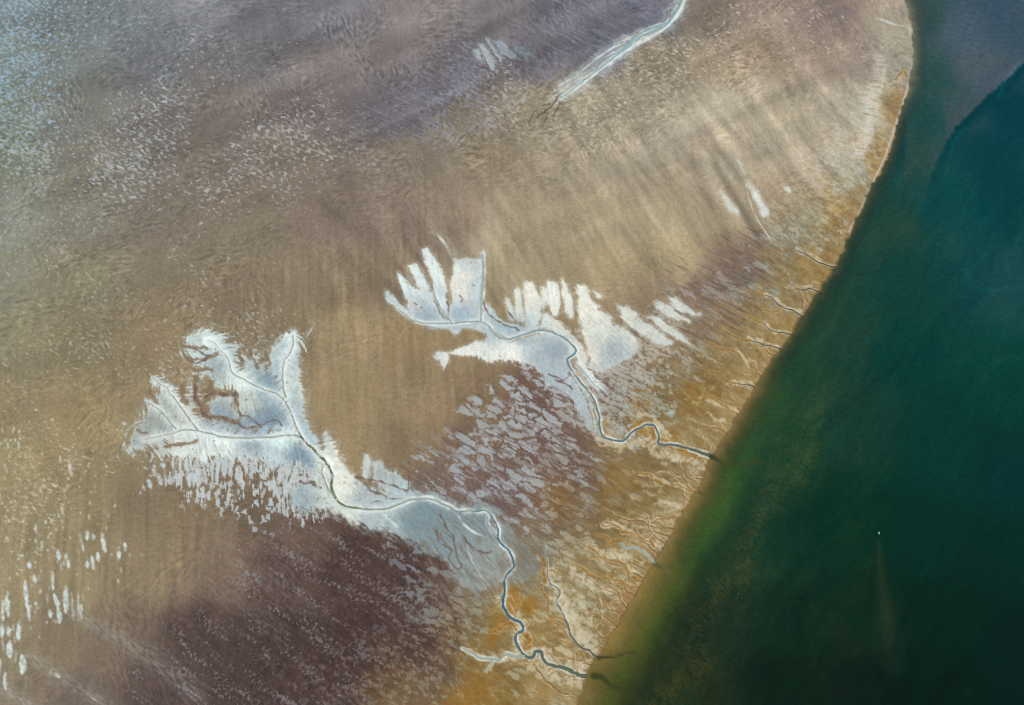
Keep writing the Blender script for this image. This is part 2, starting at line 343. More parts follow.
CREEKS = {  # name of the creek: label, colour, branches [(line, half width start, end)]
 'A': ('long winding creek draining the larger left sand fan to the sea', [
   ([(211,341),(218,347),(226,356),(230,363),(231,370),(237,376),(250,383),(263,389),(276,394),(284,400),(290,411),(295,423),(298.5,432),(304,440),(313,449),(321,457),(328.5,466),(332.5,476),(332,487),(337,500),(345,505.5),(355,508),(369,509.4),(387,509),(397,505.5),(410,500.5),(427,498.5),(438,502),(451,508),(457,511.5),(471.5,511.5),(485.6,511),(492,517),(498,530),(498,539),(502,545),(509,551),(513.4,562),(513,568),(506.4,576),(504,582),(505,590),(502.6,603),(506.4,612),(511,618),(519.5,622),(523.6,627.5),(521.5,631.6),(517,633.5),(515.5,641),(519.5,649),(526,656.5),(533,657),(535.5,651),(541,651.5),(543,659),(548,664),(559,667),(573,671.5),(580,675.5),(594,676),(603,678),(610,685),(620,689),(630,694)], 0.7, 2.6),
   ([(293,336),(293.5,345.5),(289.6,354.5),(285,361),(283,371),(282.6,381),(284,390),(286,398)], 0.6, 1.0),
   ([(145.5,440),(158,437),(171,434.5),(180,431),(188,430),(197,431),(209,433.5),(222,437),(235,438),(258,438),(276,437),(291.5,435.5),(302,438)], 0.5, 1.0),
   ([(157,382.6),(167,388),(171,394),(177.5,403),(184,411.5),(191.5,422),(198,430)], 0.5, 0.9),
   ([(147.5,402.5),(159.6,410),(170,422),(176,429)], 0.4, 0.7),
   ([(463,649),(473.7,654.5),(482,658.5),(492.5,658.5),(499,660),(504.7,654.5),(515.5,656.5),(525,656)], 0.5, 0.9),
   ([(486,671),(491,666.6),(492.5,660)], 0.5, 0.7),
   ([(487,517),(489,526),(495,534),(498,538)], 0.4, 0.6),
   ([(323,464),(323,476),(328,488),(335,498)], 0.6, 0.7)]),
 'B': ('winding creek draining the fingered right sand fan to the sea', [
   ([(398,309),(406,315),(415,321.5),(430,323.6),(453,323.6),(468,322),(481,322),(490,328),(497.7,336.4),(505,338.8),(511.7,339),(524.5,334.5),(538.6,330.6),(551,332),(561.5,337),(571.7,344.7),(575.5,352.4),(567,360.5),(573,371.5),(580,382),(588,391.5),(594.7,401.7),(598.5,414.5),(600,427),(602,435.6),(610,439.5),(623,441),(629,436),(634,431),(647,425),(655,426.6),(659,436),(659,444),(673,445),(690,449),(702,453),(712,456.5),(722,462),(735,466)], 0.5, 1.6),
   ([(482.4,254),(483,272),(482.4,287.5),(481,306.6),(481.5,321)], 0.5, 0.8),
   ([(434,294),(439,305),(446.6,315.6),(452,323)], 0.4, 0.6),
   ([(575,362),(584,372),(592,382),(601,390)], 0.3, 0.5)]),
 'C': ('narrow straight creek between the ochre flats south of the big meander', [
   ([(545,542.5),(545.7,552.8),(547,565.5),(548,578),(551.5,584),(559,590),(559,596),(557,600),(560.4,610),(567,622.5),(570.6,635),(577,643),(583.4,649),(591,651),(599,658),(614,656.5),(632,652.7),(641,656)], 0.35, 1.1)]),
 'U': ('pale blue braided creek at the top edge beside the dark swale', [
   ([(684,-10),(682,0),(677,10.6),(668,23),(659,30),(647,34.6),(636,40),(625.6,49.6),(611.4,60),(597,71),(583,81.6),(570.6,92),(560,98.4)], 1.7, 0.5),
   ([(668,23),(655,27),(644,32),(634,39),(622,50),(608,58),(596,69)], 0.7, 0.6)]),
 'D1': ('topmost of the short shore creeks, bright banks, nearest the bend', [([(795,250.6),(806,254),(818,262),(832.5,266.6),(840,268)], 0.5, 0.8)]),
 'D2': ('short looping shore creek just below the topmost one', [([(790,286),(802,289.6),(811,288.8),(822,294)], 0.4, 0.7)]),
 'D3': ('forked shore creek with a small hook at its head', [([(765,296),(769,296.7),(775.7,302),(784.6,308),(793.5,311),(802,316),(817,321)], 0.5, 0.9)]),
 'D4': ('beaded shore creek with white banks below the hooked one', [([(763,323),(772,330.4),(784.6,333),(801,338)], 0.4, 0.7)]),
 'D5': ('straight blue shore creek below the beaded one', [([(751,341),(765,344.6),(777.5,348),(792,352.5)], 0.5, 0.7)]),
 'D7': ('shore creek with a white lower bank halfway down the shore', [([(740,384.7),(751,385.5),(760,392)], 0.4, 0.6)]),
 'D12': ('pale turquoise shore creek that clouds the green shallows', [([(620,543.3),(627,547.8),(638,548.7),(647,555.7),(654,563),(660,566)], 0.7, 1.1)]),
}
OCHRE = [  # ochre-brown algae beds along creeks: (line, half width start, end)
 ([(577,376),(588,391),(594,404),(597,418),(599,430)],1.6,2.6),([(604,436),(612,441),(620,442)],1.2,1.2),([(628,438),(632,428),(640,424),(646,423)],1.8,2.8),([(650,427),(655,434),(658,442)],3.2,2.2),([(661,440),(668,441),(676,443)],1.6,1.2),([(664,446),(676,449),(688,453),(695,456)],1.0,2.6),
 ([(541,589),(547,598),(548,609),(550,618),(557.5,617.5),(565,620),(568,628)],1.0,1.4),([(516.6,594),(519,603),(516.6,609),(515,618)],0.8,1.6),([(524,597),(520,604)],0.6,0.8),([(510,599),(514,604),(515,612)],1.4,1.6),([(545,560),(544,572),(545,580)],2.6,2.2),([(508,606),(512,614)],2.2,2.2),
 ([(502,600),(496,607),(490,613)],0.8,0.7),([(497,631),(505,625),(512,623),(516,630)],2.4,1.0),([(489,632),(496,631)],1.2,1.0),([(524,634),(530,640),(524,648)],2.6,2.2),([(525,650),(532,646)],2.0,1.2),([(541,653),(538,657)],1.6,1.4),([(533,611),(538,617),(542,620)],0.7,0.9),([(527,620),(533,624)],0.5,0.5),
 ([(540,660),(535,662),(533,667)],0.6,0.5),([(556,668),(550,669),(546,674)],0.6,0.4),([(556,670),(549,676)],0.5,0.4),([(652,440),(645,446)],0.6,0.5),([(655,443),(650,449)],0.6,0.5),([(674,449),(669,455)],0.6,0.4),([(684,453),(681,458)],0.6,0.4),([(690,456),(686,460)],0.6,0.4),
 ([(745.6,291.4),(756,293),(764,296)],0.7,1.0),([(756,285),(761,291),(763,296)],0.5,0.7),([(740,312.7),(751,318),(758,321),(765,325)],0.8,1.1),([(721,328),(733,335.7),(742,339),(751,341)],0.8,1.0),([(712,344.6),(722.5,350),(730,350),(738.5,353.5),(742,358)],1.1,0.8),([(783,280),(785,286),(792,287)],0.5,0.8),
 ([(709,372),(720,374.5),(727.5,381.6),(740,384)],0.7,1.1),([(704,392.5),(718,399.5),(730.6,404),(741,410.5)],0.7,1.0),([(709,397),(727.5,408),(738,415)],0.6,0.8),([(733,366),(741,371),(750,373)],0.5,0.6),([(695,430),(701,437),(705,450)],0.6,0.8),([(765,310),(774,312),(782,309)],0.8,0.6),
 ([(636,473),(648.6,474),(652,477)],0.9,1.3),([(655.7,481),(662,484)],1.6,1.2),([(672,484),(677,484.8)],1.3,1.0),([(677,485),(689.4,490),(698,493)],0.7,1.2),([(604,522),(615,525.6),(622,530)],0.6,1.0),([(623,531),(628,533)],1.9,1.2),([(628,533),(636,535),(645,540),(652,542)],0.7,1.0),([(651,541),(654,547)],1.2,0.9),
 ([(595.5,534.5),(606,537),(609,540)],0.8,1.2),([(609,543),(620,541),(622,545)],1.1,1.6),([(622,545),(627,548),(638,549)],1.2,0.8),([(641,549),(646,554)],1.1,0.9),([(583,545),(593,550),(600,556)],0.6,1.0),([(588,557),(599,557),(606,559.5),(620,562)],0.5,0.9),([(620,562),(626,567),(629,574)],1.1,1.7),([(633,577),(637,580),(643,582)],1.3,0.8),
 ([(572.4,564.6),(583,569),(589,574),(595,578)],0.8,1.0),([(596,573),(604,577),(612,580),(622,582),(631,587),(640,588)],0.7,1.0),([(552,620),(560,627),(568,637)],0.7,0.8),([(896,80),(900,74),(904,70),(907,78)],1.0,1.2)]
DARK_VEINS = [([(440,515),(445,525),(452,535),(455,545),(458,557),(461,568)],1.1),([(436,531),(438,538),(442,545),(450,548),(452,552)],0.8),([(462,536),(470,545),(480,552),(492,552)],1.0),([(452,551),(449,558),(454,566),(461,569)],0.8),
 ([(235,391),(237,405),(241,415),(250,417),(254,422),(262,425),(270,422),(277,421),(283,426)],0.8),([(210,418),(224,418),(236,422),(246,428),(262,427)],1.1),([(196,386),(196,398),(203,412),(211,419)],1.6),([(204,398),(214,394),(230,396),(236,395)],1.6),([(188,360),(200,363),(212,355)],1.2),([(196,350),(206,356),(216,352)],1.0),
 ([(357,477),(366,486),(374,493),(388,496)],0.9),([(362,478),(380,482),(396,487),(408,491)],0.9),([(408,476),(408,491)],0.7),([(376,484),(377,493)],0.6),([(370,503),(382,502)],0.5),([(386,500),(402,498)],0.6),([(300,482),(312,484),(322,489)],1.6),([(448,302),(448,320)],0.7),([(483,300),(486,310),(494,319),(506,326),(520,330)],0.9),([(508,311),(515,322)],0.9),
 ([(482,256),(484,270),(483.5,290),(483,305)],0.6),([(415,303),(420,306),(423,308)],0.9),([(460,296),(463,299),(461,302)],0.8),([(440,314),(436,302)],0.5),([(566,363),(574,380),(586,400),(592,420)],0.4),([(570,372),(565,380),(556,377),(548,374)],0.7),([(554,380),(566,384),(572,389)],1.0),([(548,392),(560,396),(570,400),(573,406)],1.3),
 ([(588,368),(594,372),(600,380),(612,388),(622,394),(634,401),(646,410),(652,418)],0.8),([(590,381),(604,384)],0.5),([(601,392),(606,396)],1.8),
 ([(560,96),(552,105),(545,112),(538,118)],1.2),([(550,104),(540,108),(532,116),(529,126)],0.8),([(560,103),(556,112),(553,122)],0.8),([(548,110),(546,120),(540,128)],0.7),([(638,33),(630,44),(622,52)],0.9),([(672,8),(668,18),(656,28)],0.8),([(478,66),(486,69),(492,72)],0.9),([(482,56),(488,66),(489,72)],0.8),([(491,50),(499,62)],0.8),([(503,55),(512,60),(522,62)],1.0)]
BRIGHT = [([(640,33),(622,42),(604,54),(588,66),(574,78)],0.9,0),([(660,26),(640,37),(620,52),(600,66)],0.7,0),([(628,42),(610,50),(596,60)],0.6,0),([(600,66),(584,74),(566,82),(556,88)],0.8,0),([(596,72),(580,79),(563,90),(550,100)],0.8,0),([(211,341),(226,356),(231,370),(250,384),(276,395),(290,411),(299,432),(313,448),(329,464),(334,480)],1.3,3),([(337,500),(355,509.5),(370,511.5),(387,511)],1.2,0),([(397,507),(412,501),(428,497),(440,501),(452,508)],1.5,0),([(398,505),(410,499),(420,496)],0.9,0),([(456,511.5),(474,511.5)],0.9,0),([(487,511),(494,520),(498,530)],0.9,0),
 ([(487,518),(491,528),(496,535)],0.7,0),([(456,512),(463,523),(475,533),(490,538)],1.2,0),([(380,512),(390,520),(400,530)],1.3,0),([(202,432),(222,438.5),(250,440),(276,439),(300,439)],1.1,0),([(190,425),(178,404),(171,393)],0.9,0),([(492,330),(500,338),(512,340),(526,336)],1.0,0),([(405,314),(430,325),(455,325),(470,322)],0.9,0),
 ([(566,362),(580,384),(592,404),(598,420)],0.5,0),([(560,336),(572,345),(578,358),(590,374),(602,386)],1.2,0),([(575,376),(586,388),(596,402),(602,425)],0.9,0),([(652,424),(658,429),(661,438)],1.0,0),([(686,-8),(684,0),(678,14),(668,25),(655,35),(640,43),(622,54),(606,68)],2.3,0),([(630,47),(612,60),(596,73),(582,84),(566,95)],1.9,0),([(905,76),(906,90),(900,106),(892,134),(886,152)],0.0,0),
 ([(745,181),(750,203),(758,221),(768,236),(772,243)],0.7,0),([(483,246),(485,260),(485,280),(484,300)],0.9,0),([(434,232),(440,238),(446,246),(452,258)],1.2,0),([(735,158),(741,166),(746,178)],1.0,0),([(487,10),(486,24),(490,34)],0.0,0),([(545,580),(550,586),(560,593),(558,602),(563,614),(569,626)],0.0,0),([(466,543),(470,556),(478,572),(486,582)],0.6,0),
 ([(873,19),(882,20),(892,24),(906,27)],1.2,0),([(314,325),(310,332),(305,340)],0.9,0)]
SAND_ALONG = [  # pale sand heaped along creek banks near the shore: (line, reach)
 ([(503,600),(512,614),(522,622),(518,635),(522,652),(540,650),(556,664),(580,668)],8),([(533,664),(550,675),(566,680),(585,684)],9),([(548,570),(556,588),(562,604),(575,628),(592,648)],9),([(560,600),(574,620),(584,640)],10),([(463,649),(482,657),(500,659),(516,657)],4),([(487,672),(492,664)],3),([(600,440),(622,446),(645,440),(660,452),(680,458)],9),([(655,420),(664,432),(668,440)],6),([(640,415),(652,416)],5),
 ([(675,459),(695,462),(704,468)],5),([(796,249),(808,253),(820,261)],3.2),([(784,287),(803,287),(812,286)],2.2),([(766,293),(776,299),(786,307),(802,312)],3.2),([(765,322),(774,331),(786,331)],3.2),([(748,338),(766,342),(778,347)],2.6),([(728,383),(742,383),(752,383)],3.4),([(736,350),(743,357),(748,366)],2.6),([(700,398),(716,404),(730,409),(740,412)],4.0),([(708,412),(716,420),(724,420)],3.2),
 ([(640,474),(656,478),(668,483),(690,489)],3.0),([(660,500),(672,504),(684,510)],4),([(605,524),(628,530),(650,542),(660,546)],5),([(585,545),(606,552),(622,560),(632,574)],6),([(575,572),(590,585),(610,592)],7),([(600,560),(625,556),(642,562)],5),([(574,590),(582,606),(590,625)],6),([(870,120),(868,135),(864,150)],5.5),([(885,70),(880,95),(876,112)],4),([(560,650),(575,658),(588,664)],6),([(648,335),(665,345),(682,356)],0.1)]
WHITE_SHORE = [(908,84),(904,100),(898,118),(890,142),(884,160),(876,176),(866,198),(856,218),(849,232)]

# ---------------------------------------------------------------- land fields
shore = Near(SHORE, 470, smooth=True)
SD = np.full((NY, NX), 0, np.float32)
SD[:] = 999
SD[shore.sl] = np.where(shore.D > 9000, 999, shore.D)
side = np.ones((NY, NX), np.float32)
sl_, sdp = polygon(SHORE + [(-900, 900), (-900, -300)], reach=1)
inside = np.full((NY, NX), -1.0, np.float32)
inside[sl_] = np.sign(sdp)
SD = SD * inside                                   # + on land, - at sea, in cells
SD = SD + 2.1 * fbm(GI / 13, GJ / 13, 3, 4, 0.65) + 1.2 * perlin(GI / 40, GJ / 40, 9)

n_big = fbm(GI / 120, GJ / 120, 11, 4)
n_mid = fbm(GI / 30, GJ / 30, 12, 3)
n_fine = fbm(GI / 4.0, GJ / 4.0, 13, 2)
wi = GI + 14 * fbm(GI / 60, GJ / 60, 14, 2)        # warped coordinates keep borders natural
wj = GJ + 14 * fbm(GI / 60, GJ / 60, 15, 2)

def warped(field, amp):
    """shift a smooth field by noise so that its borders wander"""
    a = np.clip(GI + amp * fbm(GI / 40, GJ / 40, 21, 3), 0, NX - 1).astype(np.int32)
    b = np.clip(GJ + amp * fbm(GI / 40, GJ / 40, 22, 3), 0, NY - 1).astype(np.int32)
    return field[b, a]

COL = warped(spread(LAND), 9)
COL *= 1 + 0.08 * np.clip(spread([(100,100,1),(300,100,1),(100,250,1),(300,250,1),(450,150,1),(500,60,1),(600,100,.8),(750,60,.8),(850,60,.7),(100,350,.8),(700,200,.2),(600,300,.2),(350,400,.2),(100,550,0),(300,620,0),(550,450,.2),(700,400,.2),(560,620,.2)])[..., 0:1], 0, 1)
lw_ = np.clip(spread([(80,100,1),(250,100,1),(80,250,1),(250,250,1),(400,200,.9),(420,60,.8),(60,340,.8),(200,330,.7),(550,100,.5),(600,200,.3),(350,350,.3),(60,450,.5),(60,560,.4),(300,500,.2),(300,620,.2),(550,450,0),(700,350,0),(800,100,.3),(750,200,.2)])[..., 0:1], 0, 1)
gl_ = COL.mean(-1, keepdims=True)
COL = COL + lw_ * (0.24 * (gl_ - COL) + np.array([11, 11, 7], np.float32))
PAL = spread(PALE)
FANC = spread(FAN, power=3.4)
grey_ = FANC.mean(-1, keepdims=True)
FANC = grey_ + (FANC - grey_) * np.array([0.85, 0.85, 0.62], np.float32) + np.array([0, 1.0, -2.0], np.float32)
FANC = np.clip(172 + (FANC - 172) * 1.3 + 6, 100, 240)
grey_ = FANC.mean(-1, keepdims=True)
FANC = grey_ + (FANC - grey_) * np.array([0.7, 0.7, 0.55], np.float32) + np.array([-3, 1.5, 2.0], np.float32)
HGT = np.zeros((NY, NX), np.float32)
PIECE = np.zeros((NY, NX), np.int32)                # which landform a cell belongs to
PIECES = [None]                                     # names of landforms

def lay(sl, mask, colour, strength=1.0):
    m = (mask * strength)[..., None]
    COL[sl] = COL[sl] * (1 - m) + colour * m
ALL = (slice(0, NY), slice(0, NX))

# broad tone, streaks and stripes of the flats
COL *= (1 + 0.035 * n_big + 0.03 * n_mid)[..., None]
east = spread([(520,230,1),(620,130,1),(620,230,1),(700,170,1),(760,140,1),(820,120,1),(840,180,.8),(700,240,.9),(600,300,.4),(450,200,.4),(300,200,0),(100,200,0),(500,90,0),(650,50,.3),(780,40,.5),(760,280,0),(600,450,0),(300,500,0),(880,80,.6),(400,240,.7),(380,330,.2)])[..., 0]
st = oriented(GI, GJ, 57, 130, 17, 31, 3, 0.5)
st_f = oriented(GI, GJ, 62, 95, 6.5, 36, 2, 0.4)
COL *= (1 + 0.055 * east + 0.15 * east * st + 0.06 * east * st_f)[..., None]
st2 = oriented(GI, GJ, -28, 160, 26, 32, 3, 0.6)
up = spread([(650,130,1),(720,90,1),(780,50,1),(820,40,.8),(600,160,.6),(500,130,.5),(100,100,.7),(300,60,.9),(200,150,.6),(450,40,.8),(600,40,1),(300,300,.1),(700,230,.1),(500,300,0),(300,600,0),(50,300,.4),(880,100,.3),(600,500,0)])[..., 0]
COL *= (1 + 0.13 * up * st2)[..., None]
stripes = oriented(GI, GJ, 86, 75, 5.5, 33, 2, 0.25)
sw = spread([(60,560,1),(120,560,1),(180,540,1),(30,620,.8),(120,600,.8),(200,480,.6),(330,300,.9),(400,330,.9),(440,380,.8),(360,400,.5),(500,360,.4),(100,400,.25),(100,250,0),(300,200,.1),(250,620,0),(600,250,.3),(550,500,0),(120,680,.1),(400,600,0),(300,560,.2)])[..., 0]
COL *= (1 + 0.10 * sw * stripes)[..., None]
# ripple fields (real relief and ripple shading painted into the colour)
ra1, ra2, ra3 = oriented(GI, GJ, -48, 9, 3.4, 34, 2, 0.9), oriented(GI, GJ, -18, 9, 3.6, 38, 2, 0.9), oriented(GI, GJ, 66, 8, 3.2, 39, 2, 0.9)
dirn = fbm(GI / 95, GJ / 95, 24, 2)
w1_, w3_ = sstep(-0.25, 0.1, dirn), sstep(0.15, 0.45, dirn)
rip_a = (ra2 * (1 - w1_) + ra1 * w1_) * (1 - w3_) + ra3 * w3_
rip_a = rip_a * np.clip(0.8 + 1.1 * fbm(GI / 48, GJ / 48, 25, 3), 0.1, 1.7)
rip_b = oriented(GI, GJ, 58, 7, 3.0, 35, 2, 1.6)
rw = spread([(60,60,1),(150,150,1),(300,80,1),(60,220,1),(200,230,1),(400,120,1),(500,100,1.3),(600,100,1.1),(650,80,1.1),(740,60,1),(300,220,.8),(100,330,.9),(60,430,.7),(350,300,.5),(500,240,.25),(650,200,.25),(760,150,.4),(500,40,.8),(600,30,.7),(850,60,.7),(300,600,.8),(60,560,.5),(600,450,.5),(700,350,.5),(830,200,.6),(420,400,.35),(250,640,.8)])[..., 0]
HGT += rw * (0.22 * rip_a + 0.14 * rip_b + 0.08 * n_fine)
grain = perlin(GI / 1.9, GJ / 1.9, 37)
COL *= (1 + 0.15 * rw * np.clip(rip_a, -1, 1) + 0.03 * n_fine + (0.035 + 0.05 * rw) * grain)[..., None]

# flecks: pale ripple crests, and at left puddle glints painted into the colour
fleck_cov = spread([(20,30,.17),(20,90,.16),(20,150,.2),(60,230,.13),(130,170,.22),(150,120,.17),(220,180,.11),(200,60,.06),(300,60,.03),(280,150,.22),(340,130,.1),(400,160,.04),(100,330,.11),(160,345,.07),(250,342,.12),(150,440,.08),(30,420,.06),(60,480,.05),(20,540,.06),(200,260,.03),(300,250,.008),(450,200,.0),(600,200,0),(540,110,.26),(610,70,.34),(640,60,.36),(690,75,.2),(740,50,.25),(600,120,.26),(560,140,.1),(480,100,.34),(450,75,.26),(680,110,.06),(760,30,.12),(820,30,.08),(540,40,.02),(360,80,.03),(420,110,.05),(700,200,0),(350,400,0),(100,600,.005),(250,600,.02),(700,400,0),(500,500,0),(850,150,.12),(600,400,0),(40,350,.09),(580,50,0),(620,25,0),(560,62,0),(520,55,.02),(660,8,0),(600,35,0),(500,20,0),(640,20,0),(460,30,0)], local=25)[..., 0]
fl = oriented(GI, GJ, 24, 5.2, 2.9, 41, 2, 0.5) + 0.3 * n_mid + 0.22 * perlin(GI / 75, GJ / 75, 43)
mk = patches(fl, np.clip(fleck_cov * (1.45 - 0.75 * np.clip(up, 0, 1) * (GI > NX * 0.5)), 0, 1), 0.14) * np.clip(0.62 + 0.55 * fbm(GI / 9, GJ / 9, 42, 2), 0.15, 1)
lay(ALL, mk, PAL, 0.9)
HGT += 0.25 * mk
# bluish sky glints painted as flecks in the far left corner
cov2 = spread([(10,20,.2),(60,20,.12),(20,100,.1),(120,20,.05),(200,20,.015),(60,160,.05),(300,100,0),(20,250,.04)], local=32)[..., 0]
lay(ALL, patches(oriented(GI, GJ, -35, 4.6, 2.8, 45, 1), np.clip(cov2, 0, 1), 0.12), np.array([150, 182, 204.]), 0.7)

# pale patches between dark veins (several grains of it)
def cell_field(cov_pts, size, ang, stretch, seed, vein, name=None, min_cells=45, colour=None, strength=0.9, wob=0.35):
    cov = np.clip(spread(cov_pts, local=17)[..., 0], 0, 1)
    jj, ii = np.where(cov > 0.03)
    if len(jj) == 0:
        return
    sl = (slice(jj.min(), jj.max() + 1), slice(ii.min(), ii.max() + 1))
    i, j = GI[sl], GJ[sl]
    a = math.radians(ang)
    u = (i * math.cos(a) + j * math.sin(a)) / (size * stretch)
    v = (-i * math.sin(a) + j * math.cos(a)) / size
    u = u + wob * fbm(i / (size * .9), j / (size * .9), seed + 3, 3)
    v = v + wob * fbm(i / (size * .9), j / (size * .9), seed + 7, 3)
    f1, f2, ident = worley(u, v, seed)
    c = cov[sl]
    keep = (PERM[(ident % 251).astype(np.int32)] / 255.0) < np.clip(c * 1.35, 0, 1)
    edge = f2 - f1 - vein * (1.6 - c) - 0.10 * fbm(i / 3, j / 3, seed + 9, 2)
    m = sstep(-0.02, 0.16, edge) * keep * sstep(0.02, 0.2, c)
    tone = 0.82 + 0.3 * (PERM[(ident % 241).astype(np.int32)] / 255.0)
    lay(sl, m * np.clip(tone, 0, 1), PAL[sl] if colour is None else colour, strength)
    HGT[sl] += 0.22 * m
    if name:
        big = np.where(m > 0.5, ident + 1, 0)
        ids, counts = np.unique(big, return_counts=True)
        for k in ids[(counts >= min_cells) & (ids != 0)]:
            PIECES.append(name)
            PIECE[sl] = np.where(big == k, len(PIECES) - 1, PIECE[sl])

cell_field([(515,385,.35),(500,420,.62),(530,400,.66),(550,400,.7),(560,430,.7),(520,440,.66),(480,445,.55),(465,465,.5),(500,470,.5),(440,480,.5),(470,490,.5),(540,470,.35),(590,465,.2),(460,420,.12),(430,440,.04),(400,400,0),(560,380,.7),(600,440,.3),(620,480,.05),(380,440,0),(520,520,.3),(480,380,.03),(570,520,.05)], 8.2, 30, 2.3, 51, 0.14, 'sand_patch', 40)
cell_field([(500,430,.3),(540,450,.5),(580,470,.45),(520,480,.45),(560,490,.25),(470,480,.4),(600,500,.1),(450,500,.3),(530,510,.3),(400,400,0),(640,480,0),(560,560,0),(430,450,.1)], 6, 30, 2.6, 53, 0.10, None, strength=0.55)
cell_field([(395,545,.25),(420,560,.35),(440,575,.6),(455,590,.55),(440,600,.35),(420,590,.2),(460,570,.3),(400,570,.12),(470,610,.3),(350,560,.03),(500,560,0),(520,600,0),(440,540,.0),(400,620,.03)], 7.5, 22, 2.2, 55, 0.14, 'sand_patch', 34)
cell_field([(360,690,.5),(400,670,.5),(330,700,.45),(380,650,.35),(420,650,.4),(430,620,.35),(450,605,.5),(400,640,.3),(410,700,.45),(440,680,.4),(470,620,.35),(440,640,.3),(300,690,.22),(340,660,.12),(300,640,.05),(250,620,.04),(250,690,.03),(480,690,.15),(460,660,.1),(350,600,.05),(520,690,.05),(500,640,0),(470,575,.1)], 4.0, 28, 1.6, 57, 0.12, None, strength=0.6)
cell_field([(300,590,.14),(260,610,.22),(240,600,.1),(290,630,.16),(330,610,.12),(350,560,.1),(330,575,.14),(280,560,.05),(380,600,.1),(220,620,.1),(260,660,.05),(400,620,.1),(180,660,.03),(430,560,.05),(320,650,.06),(150,600,0)], 2.6, 33, 3.0, 59, 0.12, None, strength=0.5)
cell_field([(220,475,.45),(250,475,.55),(280,475,.7),(300,480,.7),(315,495,.6),(260,490,.4),(230,490,.35),(290,500,.6),(200,490,.25),(180,480,.12),(160,480,.05),(260,505,.15),(310,515,.1),(140,500,0),(200,520,0),(350,530,0),(240,460,.6)], 5.5, 86, 1.7, 61, 0.12, None, strength=0.92)
cell_field([(620,350,.7),(640,350,.6),(660,350,.5),(690,330,.4),(710,310,.35),(720,290,.35),(740,280,.3),(700,350,.2),(650,375,.4),(620,380,.75),(600,390,.8),(640,400,.6),(630,420,.4),(680,370,.15),(600,410,.8),(670,310,.3),(650,310,.1),(640,300,0),(680,270,0),(760,290,.15),(760,260,.2),(720,260,.1),(700,400,.06),(740,330,.04),(600,330,.4),(780,240,.2)], 7, 34, 3.4, 63, 0.10, 'sand_or_glint_streak', 60, strength=0.72)
cell_field([(620,375,.7),(640,380,.6),(610,395,.7),(650,395,.45),(630,410,.55),(660,375,.3),(670,400,.1),(600,370,.6),(590,400,.4),(690,390,.06),(640,350,.3)], 5, 20, 1.3, 65, 0.11, None, strength=0.75)
cell_field([(800,210,.45),(780,220,.35),(820,190,.5),(840,165,.5),(850,150,.4),(790,240,.3),(810,230,.35),(760,230,.15),(770,250,.2),(830,210,.3),(860,130,.3),(780,190,.1),(740,200,0),(800,270,.05),(760,180,.0)], 5, 38, 1.8, 67, 0.13, None, strength=0.6)
cell_field([(580,590,.5),(590,610,.4),(610,600,.2),(570,575,.45),(590,565,.45),(610,560,.4),(640,545,.3),(600,540,.35),(570,555,.4),(650,520,.45),(670,505,.5),(640,500,.3),(660,480,.35),(690,480,.4),(670,465,.25),(620,500,.1),(600,480,.15),(560,520,.08),(560,690,.4),(540,680,.35),(560,660,.3),(580,640,.4),(540,640,.15),(520,700,.2),(480,700,.08),(700,410,.3),(690,400,.25),(720,420,.3),(680,400,.15),(730,400,.2),(650,440,.1),(700,440,.08),(680,420,.03),(760,360,.06),(500,640,.1),(480,640,.15),(470,620,.3),(480,600,.4),(490,620,.2),(460,690,.1)], 6, 22, 2.4, 69, 0.10, None, strength=0.6)
mudw = np.clip(spread([(250,600,.7),(300,600,1),(250,650,1),(200,650,.8),(300,650,1),(350,580,1),(400,600,1),(350,640,1),(420,620,.8),(300,690,.9),(200,700,.8),(160,690,.5),(250,700,.9),(400,560,.7),(350,680,.9),(270,570,.5),(330,550,.8),(430,590,.6)], local=26)[..., 0], 0, 1)
fine_mud = oriented(GI, GJ, 33, 26, 3.0, 75, 3, 0.5)
COL *= (1 + 0.14 * mudw * fine_mud + 0.08 * mudw * fbm(GI / 16, GJ / 16, 76, 3))[..., None]
sp = oriented(GI, GJ, -55, 3.4, 1.9, 77, 2) + 0.6 * oriented(GI, GJ, 33, 34, 9, 78, 2)
drain = np.clip(0.2 + 1.5 * oriented(GI, GJ, 30, 120, 16, 79, 3, 0.8), 0, 1.6)
lay(ALL, patches(sp, np.clip(mudw * (0.05 + 0.17 * drain) * 0.8, 0, 1), 0.14), np.array([146, 152, 156.]), 0.72)
COL *= 1 - mudw[..., None] * np.array([0.15, 0.20, 0.20], np.float32)
comb_cov = np.clip(spread([(165,460,.12),(180,462,.45),(200,462,.72),(220,460,.72),(240,460,.72),(260,462,.66),(280,468,.8),(300,474,.75),(315,484,.7),(190,474,.4),(210,474,.4),(230,474,.38),(250,474,.34),(270,480,.36),(290,488,.42),(190,486,.12),(220,488,.12),(250,488,.12),(280,496,.35),(300,500,.5),(160,474,.06),(150,480,.04),(270,504,.04),(310,508,.2)], local=9)[..., 0], 0, 1)
lay(ALL, patches(oriented(GI, GJ, 86, 17, 3.6, 62, 2, 0.5) + 0.25 * fbm(GI / 3, GJ / 3, 64, 2), comb_cov, 0.14), np.array([192, 201, 202.]), 0.92)
streak_w = np.clip(spread([(500,420,.15),(530,430,.4),(560,440,.8),(590,460,.8),(540,470,.9),(500,470,.8),(470,480,.7),(450,490,.6),(520,500,.9),(560,500,.5),(480,450,.5),(520,390,.4),(550,410,.6),(500,520,.6),(580,480,.7),(440,470,.4),(610,470,.3),(520,530,.4),(640,350,.5),(670,340,.6),(700,320,.6),(720,300,.6),(740,280,.6),(620,370,.4),(660,370,.5),(700,290,.4),(760,260,.4),(640,390,.4)], local=20)[..., 0], 0, 1)
